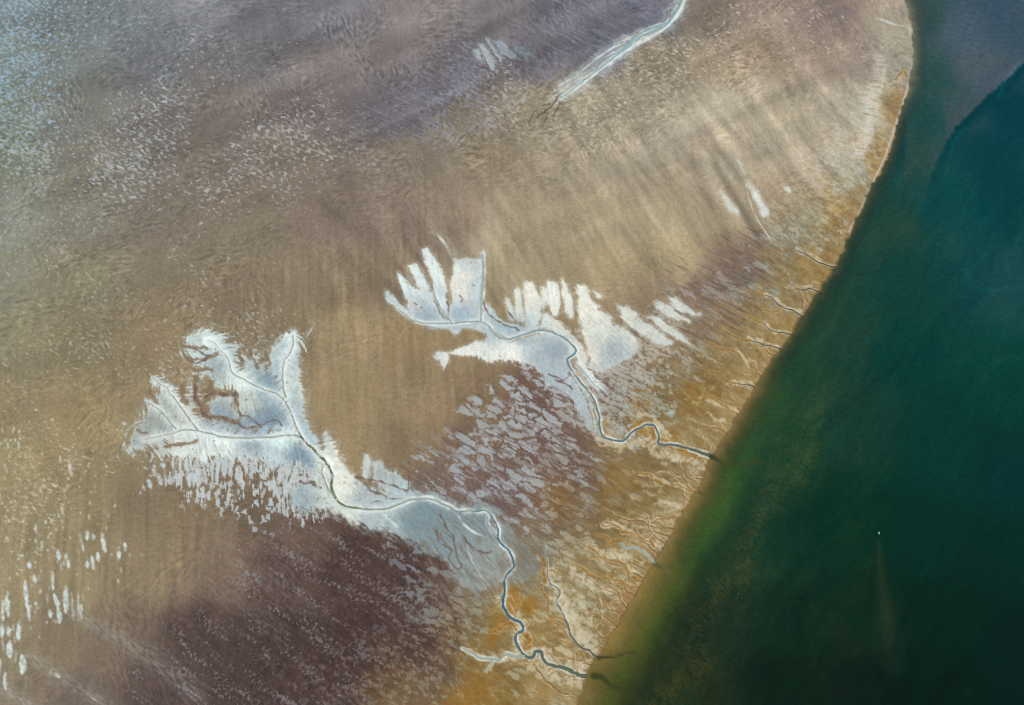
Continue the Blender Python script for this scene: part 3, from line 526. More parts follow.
lay(ALL, patches(oriented(GI, GJ, 31, 26, 2.8, 66, 3, 0.7), streak_w * 0.34, 0.3), np.array([106, 84, 77.]), 0.5)
lay(ALL, patches(oriented(GI, GJ, 31, 22, 2.6, 68, 3, 0.7), streak_w * 0.18, 0.3), np.array([150, 152, 152.]), 0.4)
# mottling of the ochre belt
belt = sstep(0, 1, np.clip(spread([(900,60,.5),(890,120,1),(870,170,1),(845,220,1),(810,270,1),(770,320,1),(730,380,1),(690,430,1),(640,470,.9),(620,540,1),(560,600,1),(500,640,1),(470,690,.9),(580,680,1),(700,300,.2),(650,350,.2),(600,430,.2),(540,500,.2),(450,560,.1),(420,640,.1),(800,180,.1),(840,120,.1),(400,690,.3)], local=30)[..., 0], 0, 1))
mot = oriented(GI, GJ, 28, 16, 6, 71, 4, 0.6)
COL += (belt * mot)[..., None] * np.array([15, 15, 14.])
dk = patches(oriented(GI, GJ, 30, 12, 5, 73, 3, 0.6), np.clip(belt * 0.22, 0, 1), 0.2)
lay(ALL, dk, np.array([138, 106, 60.]), 0.3)
HGT += 0.12 * belt * mot
COL *= 1 + belt[..., None] * np.array([-0.07, -0.005, 0.03], np.float32)

# ---- sand fans
def fan_shape(outline, rag, ang, soft, name, alpha=0.97, holes=0.02, fray=0.0):
    sl, sd = polygon(outline, reach=int(14 + rag * 6), smooth=True)
    i, j = GI[sl], GJ[sl]
    seed = len(PIECES)
    wa = 1.0 + 0.75 * rag
    wx = wa * (fbm(i / 11, j / 11, seed, 3) + 0.35 * perlin(i / 2.7, j / 2.7, seed + 2))
    wy = wa * (fbm(i / 11, j / 11, seed + 31, 3) + 0.35 * perlin(i / 2.7, j / 2.7, seed + 4))
    hh, ww = sd.shape
    sd = sd[np.clip(np.arange(hh)[:, None] + np.rint(wy).astype(int), 0, hh - 1), np.clip(np.arange(ww)[None, :] + np.rint(wx).astype(int), 0, ww - 1)]
    n = rag * (0.75 * oriented(i, j, ang, 9, 2.6, len(PIECES) + 3, 2, 0.4) + 0.45 * fbm(i / 9, j / 9, len(PIECES) + 9, 2) + 0.3 * fbm(i / 2.6, j / 2.6, len(PIECES) + 19, 1))
    n = n + fray * FRAY[sl]
    s = sd + n
    m = sstep(-soft, soft, s)
    k_big = name == 'sand_fan'
    brush = oriented(i, j, ang, 16, 2.6, 81, 3, 0.5)
    tone = 1 + 0.085 * FRAY[sl] * (fray > 0.6) + 0.05 * brush + 0.035 * n_fine[sl] + 0.04 * fbm(i / 14, j / 14, 83, 3)
    rim = np.clip(np.exp(-((s - 1.4) / 1.5) ** 2) * 0.35 * (0.6 + fbm(i / 8, j / 8, 84, 2)), 0, 1)
    c = FANC[sl] * tone[..., None]
    if fray > 0.6:
        c = c + (26 * np.exp(-(ARM_D[sl] / 5.0) ** 2) - 13 * sstep(4, 14, ARM_D[sl]) + 16 * sstep(5, 0.5, s) - 4)[..., None]
    c = c * (1 - rim[..., None]) + rim[..., None] * np.array([212, 219, 216.])
    thin = sstep(-9.0 if k_big else -5.0, 1.0, s + 2.2 * brush + (2.0 * FRAY[sl] if fray > 0.6 else 0)) * (0.30 if alpha > 0.9 else 0.18)
    lay(sl, np.clip(thin, 0, 1), FANC[sl] * 0.97)  # wet sheen around the fan, painted as a fading pale halo
    lay(sl, m, c, alpha)
    if alpha > 0.9:                                # damp hollows and specks of bare mud
        hole = patches(oriented(i, j, ang + 90, 5, 2.4, seed + 5, 3, 0.5) + 0.4 * fbm(i / 20, j / 20, 85, 2), np.full(i.shape, holes), 0.12) * sstep(1, 4, s)
        lay(sl, hole, np.array([122, 110, 98.]), 0.6)
    HGT[sl] += 0.35 * m
    PIECES.append(name)
    PIECE[sl] = np.where(m > 0.5, len(PIECES) - 1, PIECE[sl])

# nearest arm of each creek: the fans' edges fray at right angles to it
ARM_D = np.full((NY, NX), 1e3, np.float32)
ARM_T = np.zeros((NY, NX), np.float32)
for key_, count in (('A', 5), ('B', 3)):
    for b, (line, w0, w1) in enumerate(CREEKS[key_][1][:count]):
        if key_ == 'A' and b == 0:
            line = line[:27]
        nr = Near(line, 46)
        closer = nr.D < ARM_D[nr.sl]
        ARM_D[nr.sl] = np.where(closer, nr.D, ARM_D[nr.sl])
        ARM_T[nr.sl] = np.where(closer, nr.T + 300 * b + (1700 if key_ == 'B' else 0) + (nr.S > 0) * 90.5, ARM_T[nr.sl])
FRAY = perlin((ARM_T - 0.6 * ARM_D) / 2.6, ARM_D / 16, 87) + 0.6 * perlin((ARM_T - 0.6 * ARM_D) / 1.25, ARM_D / 12, 88)
for line, w0, w1 in FEATHERS:
    nr = Near(line, 20)
    t = nr.T
    w = w0 + (w1 - w0) * t / nr.L
    n = perlin((t - 0.8 * nr.D) / 2.3, nr.S * 7.7, 91) + 0.5 * perlin((t - 0.8 * nr.D) / 1.1, nr.S * 3.1, 92)
    s = w * (0.62 + 0.75 * n) - nr.D
    m = sstep(-0.7, 0.9, s) * ((t > 0.2) & (t < nr.L - 0.2) | (nr.D < 2.5))
    lay(nr.sl, m, FANC[nr.sl] * (1 + 0.05 * n[..., None]), 0.92)
    HGT[nr.sl] += 0.3 * m
for k, (outline, rag, ang, soft) in enumerate(FAN_SHAPES):
    fan_shape(outline, rag, ang, soft * (2.1 if k < 5 else 1.5), 'sand_fan' if k < 6 else 'sand_lobe', 0.34 if outline[0] == (690, -6) else 0.8 if outline[0][1] < 60 else 0.97, 0.03 if k < 6 else 0.012, (7.0 if k in (0, 1) else 2.0 if k == 4 else 1.8) if k < 5 else 0.5)
for k, (x0, y0, x1, y1, r) in enumerate(LEFT_STREAKS):  # sand streaks below the fan; at lower left, mirrored sky painted as pale streaks
    nr = Near([(x0, y0), (x1, y1 + 0.2)], 9, wiggle=1.1, seed=k)
    t = nr.T / max(nr.L, 1)
    rr = r * (0.45 + 0.7 * np.sin(np.clip(t, 0, 1) * 3.14) ** 0.7) * (1 + 0.35 * perlin(nr.T / 4, nr.S + k * 2.1, 3)) + 0.6 * perlin(nr.i / 3, nr.j / 3, k)
    m = sstep(-1.3, 0.9, rr * 0.9 - nr.D) * (1.0 if r > 1.25 else 0.5) * np.clip(0.85 + 0.5 * perlin(nr.i / 4, nr.j / 4, k + 60), 0.3, 1)
    lay(nr.sl, m, np.array([208, 224, 226.]) if x0 < 135 else np.array([190, 200, 203.]), 0.95)
    HGT[nr.sl] += 0.25 * m
    if r > 1.25 and math.hypot(x1 - x0, y1 - y0) + 2 * r >= 9:
        PIECES.append('sand_or_glint_streak')
        PIECE[nr.sl] = np.where(m > 0.5, len(PIECES) - 1, PIECE[nr.sl])
rg_ = random.Random(5)
for k in range(150):  # small glints up the left side, painted as pale dashes
    x0, y0 = rg_.uniform(0, 150) * rg_.random() ** 0.4, rg_.uniform(420, 640)
    if x0 > 20 + 140 * (1 - abs(y0 - 545) / 130):
        continue
    L_ = rg_.uniform(0.5, 7) * rg_.random()
    nr = Near([(x0, y0), (x0 + L_ * 0.15, y0 + L_ + 0.3)], 6, smooth=False)
    m = sstep(-1.1, 0.8, rg_.uniform(0.5, 1.05) - nr.D) * rg_.uniform(0.3, 0.9)
    lay(nr.sl, m, np.array([204, 212, 204.]), 0.9)
# drawn-out dusty streaks in the lower left
for line, r, a in [([(75,612),(95,626),(125,642),(160,668),(200,700)], 7, .32), ([(30,655),(60,676),(90,695),(130,720)], 6, .34), ([(5,690),(20,700),(40,712)], 5, .4), ([(200,585),(240,605),(280,630)], 10, .12), ([(230,560),(280,585),(330,620)], 9, .1), ([(200,690),(180,670),(150,650)], 9, .12), ([(280,8),(330,22),(390,10),(420,0)], 0, 0),
                   ([(336,142),(380,128),(420,108),(460,90),(490,72)], 4, .28), ([(600,15),(560,35),(530,58)], 9, .16), ([(640,150),(690,125),(740,95),(770,80)], 15, .4), ([(560,180),(620,165),(680,150)], 17, .25), ([(720,170),(760,150),(800,140),(850,120)], 22, .28), ([(735,156),(744,172),(752,190)], 3, .6), ([(872,92),(868,125),(858,155)], 8, .85), ([(880,60),(876,85),(870,105)], 8, .6), ([(852,105),(846,135),(835,160)], 14, .3), ([(760,120),(790,160),(815,185)], 9, .22), ([(560,220),(590,260),(605,290)], 10, .14), ([(890,10),(895,40),(888,70)], 10, .4), ([(486,200),(488,225),(486,250)], 5, .35), ([(434,232),(446,244),(455,256)], 6, .45), ([(312,322),(310,332),(300,345)], 4, .35),
                   ([(470,240),(478,250),(482,262)], 6, .4), ([(690,160),(710,200),(728,235)], 7, -.14), ([(640,130),(672,185),(700,240)], 8, -.10), ([(715,165),(745,215),(762,245)], 4, -.2), ([(345,255),(375,280),(395,300)], 9, -.08), ([(395,225),(420,262)], 5, -.1), ([(325,205),(360,235),(385,262)], 10, -.1)]:
    if r <= 0:
        continue
    nr = Near(line, r * 2.5)
    e = np.exp(-(nr.D / r) ** 2)
    g = np.clip(0.62 + 0.9 * oriented(nr.i, nr.j, 33, 9, 2.2, 95, 2), 0, 1.4)
    if a > 0.5 and line[0][0] > 800:
        lay(nr.sl, np.clip(e * (0.75 + 1.1 * oriented(nr.i, nr.j, 8, 16, 2.4, 96, 3)), 0, 1), np.array([212, 206, 192.]), a * 0.85)
    elif a > 0:
        lay(nr.sl, np.clip(e * g, 0, 1), np.array([178, 186, 186.]) if line[0][1] > 500 or line[0][0] < 340 else np.array([176, 172, 160.]), a)
    else:
        COL[nr.sl] *= (1 + a * e)[..., None]

foot_w = np.clip(spread([(450,560,.5),(470,555,.6),(490,545,.7),(510,540,.8),(520,555,.9),(525,575,.9),(500,570,.5),(470,575,.6),(455,580,.7),(490,580,.7),(510,525,.6),(440,548,.4),(480,535,.3)], local=13)[..., 0], 0, 1)
lay(ALL, patches(oriented(GI, GJ, 52, 22, 2.6, 86, 3, 0.8), foot_w * 0.4, 0.22), np.array([124, 112, 98.]), 0.6)
for k, (line, r) in enumerate([([(184,346),(196,347),(207,350)],1.7),([(189,358),(202,360),(213,357),(218,354)],1.7),([(194,371),(204,369),(212,371)],1.8),([(196,378),(196,392),(201,406),(208,416),(222,419),(236,423)],2.6),([(202,392),(214,392),(228,394),(236,394),(237,404)],2.3),([(182,385),(184,398),(186,404)],3.0),([(212,384),(206,400),(207,410)],2.6),([(150,393),(156,402),(158,404)],2.2),([(138,430),(148,434)],1.2),([(250,352),(254,362),(258,368)],1.6),([(266,354),(270,364)],1.5),([(240,352),(243,366)],1.4),([(166,447),(180,445),(196,443)],1.6)]):
    nr = Near(line, 12, wiggle=2.0, seed=k + 70)
    rr = r * (0.85 + 1.0 * perlin(nr.T / 6, nr.S * 2 + k, 5)) + 0.8 * fbm(nr.i / 3, nr.j / 3, 6, 2)
    m = sstep(-1.2, 0.9, rr - nr.D)
    lay(nr.sl, m, np.array([128, 110, 86.]), 0.85)
swale_w = np.clip(spread([(540,45,.8),(570,40,1),(600,25,1),(640,10,.9),(520,60,.6),(490,80,.5),(450,95,.5),(410,110,.5),(580,15,.8)], local=24)[..., 0], 0, 1)
lay(ALL, patches(oriented(GI, GJ, 28, 30, 3.0, 89, 3, 0.6), swale_w * 0.2, 0.3), np.array([140, 148, 164.]), 0.4)
# dark veins of mud
for k, (line, r) in enumerate(DARK_VEINS):
    nr = Near(line, 10, wiggle=1.7, seed=k)
    rr = r * (0.75 + 1.0 * perlin(nr.T / 7, nr.T * 0 + k, 5)) + 0.5 * perlin(nr.i / 2.6, nr.j / 2.6, 6)
    m = sstep(-0.8, 0.7, rr - nr.D)
    lay(nr.sl, m, np.array([104, 84, 76.]), 0.78)
    HGT[nr.sl] -= 0.25 * m

for px_, py_, r_, a_ in [(515,600,9,.75),(530,605,11,.6),(547,572,5,.7),(500,628,11,.6),(490,640,10,.5),(528,642,6,.7),(480,690,22,.4),(460,700,16,.4),(535,690,14,.25),(640,428,8,.75),(652,436,7,.8),(668,442,7,.5),(684,452,7,.5),(605,432,9,.35),(668,430,12,.3),(690,398,20,.25),(640,405,14,.3),(620,480,20,.25),(560,500,18,.2)]:
    g_ = G([(px_, py_)])[0]
    d_ = np.hypot(GI - g_[0], GJ - g_[1])
    blob = sstep(1.25, 0.35, d_ / r_ + 0.55 * mot) if r_ else 0
    lay(ALL, blob, np.array([156, 106, 30.]), a_ * 0.85)
# sand heaped on banks near the shore, with creek-side fringe
for k, (line, reach) in enumerate(SAND_ALONG):
    nr = Near(line, reach * 2.2)
    s = 0.85 - nr.D / reach + 0.75 * fbm(nr.i / 8, nr.j / 8, k + 3, 4, 0.6) + 0.25 * oriented(nr.i, nr.j, 28, 10, 2.5, k, 2)
    m = sstep(0.0, 0.85, s)
    lay(nr.sl, m, np.array([206, 198, 172.]) if k != 26 else np.array([205, 200, 192.]), 0.7)
    HGT[nr.sl] += 0.2 * m

# ---- rivulets draining the ochre belt, and gullies biting into the creek banks
rr_ = random.Random(11)
def walk(x, y, head, length, bend=0.22, step=3.0):
    pts, h = [(x, y)], head
    for _ in range(max(2, int(length / step))):
        h += rr_.gauss(0, bend) + 0.12 * (head - h)
        x += step * math.cos(h); y += step * math.sin(h)
        pts.append((x, y))
    return pts
RIVULETS = []
for (xa, ya), (xb, yb) in zip(SHORE[10:-3], SHORE[11:-2]):
    n = max(1, int(math.hypot(xb - xa, yb - ya) / 7.5))
    for q in range(n):
        t = (q + rr_.random()) / n
        x, y = xa + (xb - xa) * t, ya + (yb - ya) * t
        if y < 430 and rr_.random() < 0.62:
            continue
        pts = walk(x, y, math.radians(208 + rr_.gauss(0, 9)), rr_.uniform(10, 34) + (30 if rr_.random() < 0.3 and y > 430 else 0) + (16 if y > 470 else 0), 0.3)
        RIVULETS.append((pts, rr_.uniform(0.45, 1.05)))
        for _ in range(rr_.choice((0, 1, 1, 2)) if y > 430 else rr_.choice((0, 0, 1))):
            k = rr_.randrange(1, len(pts))
            RIVULETS.append((walk(*pts[k], math.radians(208 + rr_.choice((-1, 1)) * rr_.uniform(25, 60)), rr_.uniform(6, 16), 0.3), rr_.uniform(0.25, 0.45)))
for k, (pts, w) in enumerate(RIVULETS):
    nr = Near(pts, 7, wiggle=0.6, seed=k)
    f = 1 - 0.6 * nr.T / max(nr.L, 1)
    pulse = np.clip(0.75 + 0.9 * perlin(nr.T / 7, nr.T * 0 + k * 1.9, 23), 0.1, 1.2)
    on = (SD[nr.sl] > 0)
    side_ = np.where(nr.S * (1 if k % 2 else -1) > 0, 1.0, 0.35)
    lay(nr.sl, np.clip(sstep(w + 2.4 + 1.6 * perlin(nr.T / 5, nr.S + k, 26), w + 0.1, nr.D) * pulse * side_, 0, 1) * on, np.array([212, 202, 174.]), 0.5)
    lay(nr.sl, sstep(w * f + 0.6, w * f - 0.5, nr.D) * on * np.clip(pulse + 0.2, 0, 1), np.array([124, 86, 36.]), 0.85)
    HGT[nr.sl] -= 0.3 * sstep(w + 1.0, 0, nr.D)
GULLIES = []
for key_, lo_, hi_, spacing in (('A', 0.70, 0.99, 5.0), ('B', 0.60, 0.97, 5.0), ('C', 0.1, 0.9, 6.0), ('A5', 0.05, 0.95, 3.4)):
    main = CREEKS[key_[0]][1][5 if key_ == 'A5' else 0][0]
    acc = 0
    tot = sum(math.dist(a, b) for a, b in zip(main[:-1], main[1:]))
    for a, b in zip(main[:-1], main[1:]):
        d = math.dist(a, b)
        for q in range(max(1, int(d / spacing))):
            if lo_ < (acc + d * q / max(1, int(d / spacing))) / tot < hi_ and rr_.random() < 0.75:
                t = rr_.random()
                x, y = a[0] + (b[0] - a[0]) * t, a[1] + (b[1] - a[1]) * t
                h = math.atan2(b[1] - a[1], b[0] - a[0]) + rr_.choice((-1, 1)) * rr_.uniform(1.0, 2.3)
                L_ = rr_.uniform(3, 7) if key_ == 'A5' else rr_.uniform(4, 14)
                pts = walk(x, y, h, L_, 0.3, 2.0)
                GULLIES.append((pts, rr_.uniform(0.3, 0.75)))
                if L_ > 8:
                    GULLIES.append((walk(*pts[len(pts) // 2], h + rr_.choice((-0.8, 0.8)), L_ * 0.45, 0.3, 2.0), 0.35))
        acc += d
for k, (pts, w) in enumerate(GULLIES):
    nr = Near(pts, 6, wiggle=0.4, seed=k)
    f = 1 - 0.75 * nr.T / max(nr.L, 1)
    lay(nr.sl, sstep(w + 2.2, w, nr.D) * (SD[nr.sl] > 0), np.array([206, 196, 166.]), 0.3)
    lay(nr.sl, sstep(w * f + 0.6, w * f - 0.4, nr.D) * (SD[nr.sl] > 0), np.array([142, 98, 36.]), 0.75)
    HGT[nr.sl] -= 0.3 * sstep(w + 1.0, 0, nr.D)
# ---- creeks: banks, ochre beds, channels
def taper(nr, w0, w1):
    return w0 + (w1 - w0) * np.clip(nr.T / nr.L, 0, 1)
MAIN_WIDTH = {'A': ([0, .2, .27, .34, .38, .45, .6, .7, .82, .9, 1], [.35, .75, 1.5, 1.6, 1.1, .9, .8, 1.2, 1.25, 1.8, 2.6]), 'B': ([0, .25, .45, .55, .8, .88, 1], [.35, .7, .9, .7, .8, 1.2, 2.0])}
def creek_width(key, main, f, w0, w1):
    if main and key in MAIN_WIDTH:
        return np.interp(f, *MAIN_WIDTH[key])
    return w0 + (w1 - w0) * f
for k, (line, w0, w1) in enumerate(OCHRE):
    nr = Near(line, 12, wiggle=0.9, seed=k + 30)
    w = taper(nr, w0, w1) * 0.85 * (1 + 0.8 * perlin(nr.T / 5, nr.S * 1.7 + k * 3.3, 8)) + 0.35 * perlin(nr.i / 2.5, nr.j / 2.5, k)
    halo = sstep(2.6, 0.0, nr.D - w)
    lay(nr.sl, halo * (SD[nr.sl] > 0), np.array([204, 192, 160.]), 0.3)
    m = sstep(0.9, -0.7, nr.D - w)
    c = np.array([146, 104, 40.]) + 22 * perlin(nr.i / 3, nr.j / 3, 4)[..., None]
    lay(nr.sl, m * (SD[nr.sl] > -2), c, 0.78)
    HGT[nr.sl] -= 0.5 * m
for k, (line, w, off) in enumerate(BRIGHT):
    if w <= 0:
        continue
    nr = Near(line, 8, wiggle=0.5, seed=k)
    m = sstep(w + 0.7, w - 0.6, nr.D + 0.5 * perlin(nr.T / 6, nr.T * 0 + k, 19)) * np.clip(0.75 + 0.7 * perlin(nr.T / 9, nr.T * 0 + k * 1.7, 20), 0.1, 1) * sstep(0, 7, nr.T) * sstep(0, 7, nr.L - nr.T)
    lay(nr.sl, m, np.array([224, 234, 232.]) if line[0][1] > 60 or line[0][0] < 700 else np.array([200, 206, 205.]), 0.62 + 0.2 * (w > 1) + 0.12 * (line[0][1] < 60))
nr = Near(WHITE_SHORE, 8, wiggle=1.0)
lay(nr.sl, sstep(1.7, 0.5, nr.D), np.array([205, 196, 186.]), 0.75)

# base relief of the flat, falling to the sea
LANDZ = np.where(SD > 0, 0.055 * np.minimum(SD, 22) + 0.004 * np.clip(SD - 22, 0, 300), 0)
HGT = np.where(SD > 0, HGT * sstep(0, 6, SD) + LANDZ, 0.0)

WATER_RUNS = []
for key, (label, branches) in CREEKS.items():
    runs = []
    for b, (line, w0, w1) in enumerate(branches):
        nr = Near(line, 12, wiggle=1.5 if key[0] == 'D' else 1.0 if key == 'C' else 0.8, seed=b + len(WATER_RUNS) * 3)
        w = creek_width(key, b == 0, np.clip(nr.T / nr.L, 0, 1), w0, w1) * (1 + 0.45 * perlin(nr.T / 9, nr.T * 0 + b, 12))
        inland = SD[nr.sl] > -1
        along = perlin(nr.T / 11, nr.S * 5.5 + b, 17) + 0.5 * perlin(nr.T / 4, nr.S * 3.5 + b, 18)
        bank = sstep(w + 2.6, w + 0.3, nr.D) * inland * np.clip(0.7 + 0.8 * along, 0, 1.2)
        tone = np.array([208, 214, 206.]) if key in 'ABU' else np.array([206, 200, 186.])
        lay(nr.sl, np.clip(bank, 0, 1), tone, 0.5)
        if key in 'AB':
            glow = np.exp(-(nr.D / (w + 3.2)) ** 2) * np.clip(0.7 + 0.6 * along, 0.1, 1) * inland * (1 if key == 'A' and b == 0 else 0.8) * (1 - 0.85 * sstep(0.6 * nr.L, 0.75 * nr.L, nr.T) * (b == 0)) * (b < 5)
            lay(nr.sl, np.clip(glow, 0, 1), np.array([222, 233, 234.]), 0.62)
        if key in 'ABU':
            rim = np.exp(-((nr.D - w - 1.0 - 0.8 * np.abs(perlin(nr.T / 6, nr.S * 2.2, 22))) / 0.8) ** 2) * np.clip(0.45 + 1.3 * along, 0.0, 1.1) * inland
            fade_ = 1.0 if key != 'A' or b else (1 - 0.55 * sstep(0.62 * nr.L, 0.72 * nr.L, nr.T))
            lay(nr.sl, np.clip(rim * fade_, 0, 1), np.array([218, 230, 228.]), 0.7)
        w = w * 0.8
        bed = sstep(w + 0.7, w - 0.5, nr.D) * (SD[nr.sl] > -14)
        lay(nr.sl, bed * inland * np.clip(0.85 + 0.4 * along, 0, 1), np.array([106, 108, 88.]), 0.62)
        carve = sstep(w + 2.0, 0, nr.D)
        HGT[nr.sl] -= 0.8 * carve * sstep(-26, -2, SD[nr.sl])
        runs.append((nr.line, w0, w1))
    WATER_RUNS.append((key, label, runs))

# dark damp line along the water's edge
edge_line = np.exp(-((SD - 0.6) / 0.9) ** 2) * spread([(880,60,0),(880,170,.15),(850,220,.6),(800,310,1),(740,410,1),(690,500,1),(640,590,1),(600,650,.9),(580,700,.3),(560,400,1)])[..., 0]
lay(ALL, np.clip(edge_line, 0, 1), np.array([104, 78, 50.]), 0.8)

# seabed near the shore: olive sand, creek mouths cut through it
SEABED = spread([(915,40,112,114,96),(890,170,78,80,60),(850,240,72,78,54),(800,330,82,84,54),(740,430,122,106,62),(690,520,132,114,64),(640,610,132,114,60),(600,690,124,108,56)])
sea_m = sstep(0.4, -0.6, SD)
COL = COL * (1 - sea_m[..., None]) + (SEABED * (1 + 0.05 * n_mid + 0.04 * n_fine)[..., None]) * sea_m[..., None]
deep_len = np.clip(spread([(915,0,13),(914,60,9),(880,170,8),(850,235,8),(800,320,9),(740,420,14),(690,510,18),(640,600,29),(590,690,34),(560,760,36)], power=4)[..., 0], 6, 80)
OFF = np.clip(-SD, 0, None)
DEPTH = OFF / deep_len                                # in clarity lengths
HGT = np.where(SD < 0, HGT - 0.05 * np.minimum(OFF, 8) - 0.02 * np.clip(OFF - 8, 0, 400) ** 1.05, HGT)

def lin(c):
    c = np.clip(c / 255.0, 0, 1)
    return np.where(c <= 0.04045, c / 12.92, ((c + 0.055) / 1.055) ** 2.4)
WET = np.clip(spread([(0,0,1),(100,100,.9),(300,60,.8),(550,40,.9),(200,250,.6),(50,500,.5),(400,250,.4),(620,200,.15),(800,120,.2),(300,620,.7),(540,430,.6),(650,470,.4),(740,380,.35),(560,600,.35)])[..., 0], 0, 1)
ALBEDO = np.clip((lin(COL) - 0.021 * WET[..., None]) / GAIN, 0.004, 0.86).astype(np.float32)

# ---------------------------------------------------------------- sea fields
SEA = [(925,20,54,80,82),(960,30,70,90,104),(1010,20,60,82,98),(935,80,44,78,76),(975,70,74,88,98),(930,120,32,74,72),(960,110,62,82,86),(915,150,38,73,68),(1010,110,4,60,68),(985,150,6,62,68),(1020,200,0,62,66),(950,200,12,71,72),(890,230,32,70,60),(900,270,16,66,62),(960,260,14,70,71),(1010,285,24,74,77),(850,330,28,68,58),(810,390,32,70,52),(900,350,6,64,60),(1000,380,5,67,62),
 (790,440,26,66,46),(850,420,22,66,56),(950,450,2,61,57),(1010,470,0,57,57),(750,500,24,62,46),(730,560,26,58,42),(780,540,15,57,44),(850,520,9,57,42),(930,540,0,54,45),(1010,560,0,51,45),(720,640,24,50,36),(760,620,18,48,36),(800,620,13,47,34),(880,610,14,49,34),(960,620,0,45,35),(1010,640,0,40,35),(670,700,28,52,34),(710,690,24,46,30),(780,690,11,41,27),(860,690,12,37,27),(950,690,2,36,28)]
PLUME_EDGE = [(1060,34),(1024,62),(1000,85),(985,98),(968,115),(955,128),(947,140),(938,160),(930,178),(925,200),(920,225)]
SCOL = spread(SEA)
SCOL += np.clip(spread([(960,100,0),(960,200,.4),(900,300,1),(1000,350,1),(900,500,1),(800,600,1),(1000,600,1)])[..., 0:1], 0, 1) * np.array([0, -4, -8.], np.float32)
SCOL *= 1 - 0.13 * np.clip(spread([(950,300,0),(900,450,.6),(1000,480,.7),(850,560,.8),(950,600,1),(800,680,1),(980,690,1),(720,600,.3),(660,680,.2),(780,420,.2),(960,100,0)])[..., 0:1], 0, 1)
# silt cloud with a sharp ragged front, upper right
sl, sd = polygon(PLUME_EDGE + [(905, 235), (905, -60), (1080, -60)], reach=20)
s = sd + 2.0 * fbm(GI[sl] / 7, GJ[sl] / 7, 101, 3)
front = sstep(-0.8, 0.8, s)
fade = sstep(230, 150, 0 * s + 1) if False else np.clip((spread([(1000,60,1),(960,120,1),(940,160,.85),(928,190,.45),(920,220,0),(900,240,0),(1000,150,1)])[..., 0][sl]), 0, 1)
cl = spread([(925,20,56,80,78),(960,30,72,88,96),(1010,20,64,84,100),(935,80,44,80,80),(975,70,76,89,98),(930,120,34,75,72),(955,115,64,83,86),(930,160,48,76,74),(915,180,38,74,66)])
dkc = spread([(1010,110,2,58,66),(985,150,4,60,66),(950,190,8,63,64),(930,220,14,70,68)])
near_front = np.clip(sstep(22, 3, np.abs(sd)), 0, 1) * fade
c = cl[sl] * front[..., None] + dkc[sl] * (1 - front[..., None])
m = np.maximum(near_front, 0)[..., None]
SCOL[sl] = SCOL[sl] * (1 - m) + c * m
# bands of bottom colour running along the shore: green over sand, then grey-brown speckled shelf
yb = np.clip(spread([(880,170,.1),(850,240,.4),(800,330,.7),(740,420,.95),(690,510,1),(640,600,1),(590,700,1),(800,650,1),(950,200,0),(950,400,.6)])[..., 0], 0, 1)
wob = 1 + 0.16 * fbm(GI / 50, GJ / 50, 108, 3)
b1 = np.exp(-((np.clip(-SD, 0, None) * wob - 23) / 17) ** 2) * yb
b2 = np.exp(-((np.clip(-SD, 0, None) * wob - 72) / 18) ** 2) * yb * sstep(0.5, 1, yb)
SCOL = SCOL * (1 - 0.85 * b1[..., None]) + 0.85 * b1[..., None] * spread([(850,240,36,66,52),(800,330,40,72,50),(750,410,48,80,44),(700,510,58,92,40),(640,610,64,96,34),(600,690,64,92,30)])
speck = np.clip(0.6 + 0.9 * fbm(GI / 2.6, GJ / 2.6, 110, 2) + 0.5 * fbm(GI / 14, GJ / 14, 112, 3), 0, 1.3)
SCOL += (b2 * speck)[..., None] * np.array([26, 12, 4.])
# clouds of suspended silt
cloud = fbm(wi / 70, wj / 70, 103, 5, 0.6)
cm = spread([(990,300,1),(960,340,.6),(1010,250,.8),(900,230,.5),(840,410,.8),(830,600,.8),(880,660,.9),(760,660,.6),(980,500,.2),(960,420,.4),(1000,620,.3),(930,300,.5),(720,600,.7),(960,150,.2),(800,500,.5)])[..., 0]
cloud = 0.6 * cloud + 0.8 * oriented(wi, wj, -52, 110, 22, 104, 4, 1.6)
SCOL += (cm * sstep(0.1, 1.2, cloud))[..., None] * np.array([17, 8, 3.])
SCOL += (cm * sstep(0.1, -0.9, cloud))[..., None] * np.array([-8, -6, -2.])
strands = oriented(wi, wj, -52, 120, 7, 105, 3, 1.2)
SCOL *= (1 + 0.07 * strands * np.clip(cm, 0, 1) + 0.08 * fbm(GI / 2.4, GJ / 2.4, 106, 2) + 0.07 * oriented(GI, GJ, 15, 9, 2.6, 111, 2) + 0.05 * oriented(GI, GJ, -60, 60, 3.5, 113, 3, 1.0))[..., None]
# speckled weed and sand over the shelf
shelf = spread([(735,500,.5),(740,560,.9),(715,600,1),(700,640,1),(700,690,.8),(770,600,.3),(800,450,.3),(690,560,.3),(900,300,0),(900,600,.05),(960,200,0),(780,520,.3)], local=40)[..., 0]
SCOL += (shelf * np.clip(fbm(GI / 2.2, GJ / 2.2, 107, 2), 0, 1))[..., None] * np.array([14, 9, 3.])
# silt trail stirred up behind the boat
nr = Near([(879, 538), (880, 560), (883, 590), (888, 625), (893, 665)], 40)
w = 1.6 + nr.T * 0.085
tr = np.exp(-(nr.D / w) ** 2) * sstep(0, 4, nr.T) * (1 - sstep(60, 190, nr.T)) * (1 + 0.35 * fbm(nr.i / 4, nr.j / 4, 109, 2))
SCOL[nr.sl] = SCOL[nr.sl] * (1 - 0.42 * tr[..., None]) + 0.42 * tr[..., None] * np.array([54, 60, 40.])
nr = Near([(876, 548), (872, 580), (868, 615)], 12)
SCOL[nr.sl] *= (1 - 0.12 * np.exp(-(nr.D / (1.5 + nr.T * 0.03)) ** 2))[..., None]
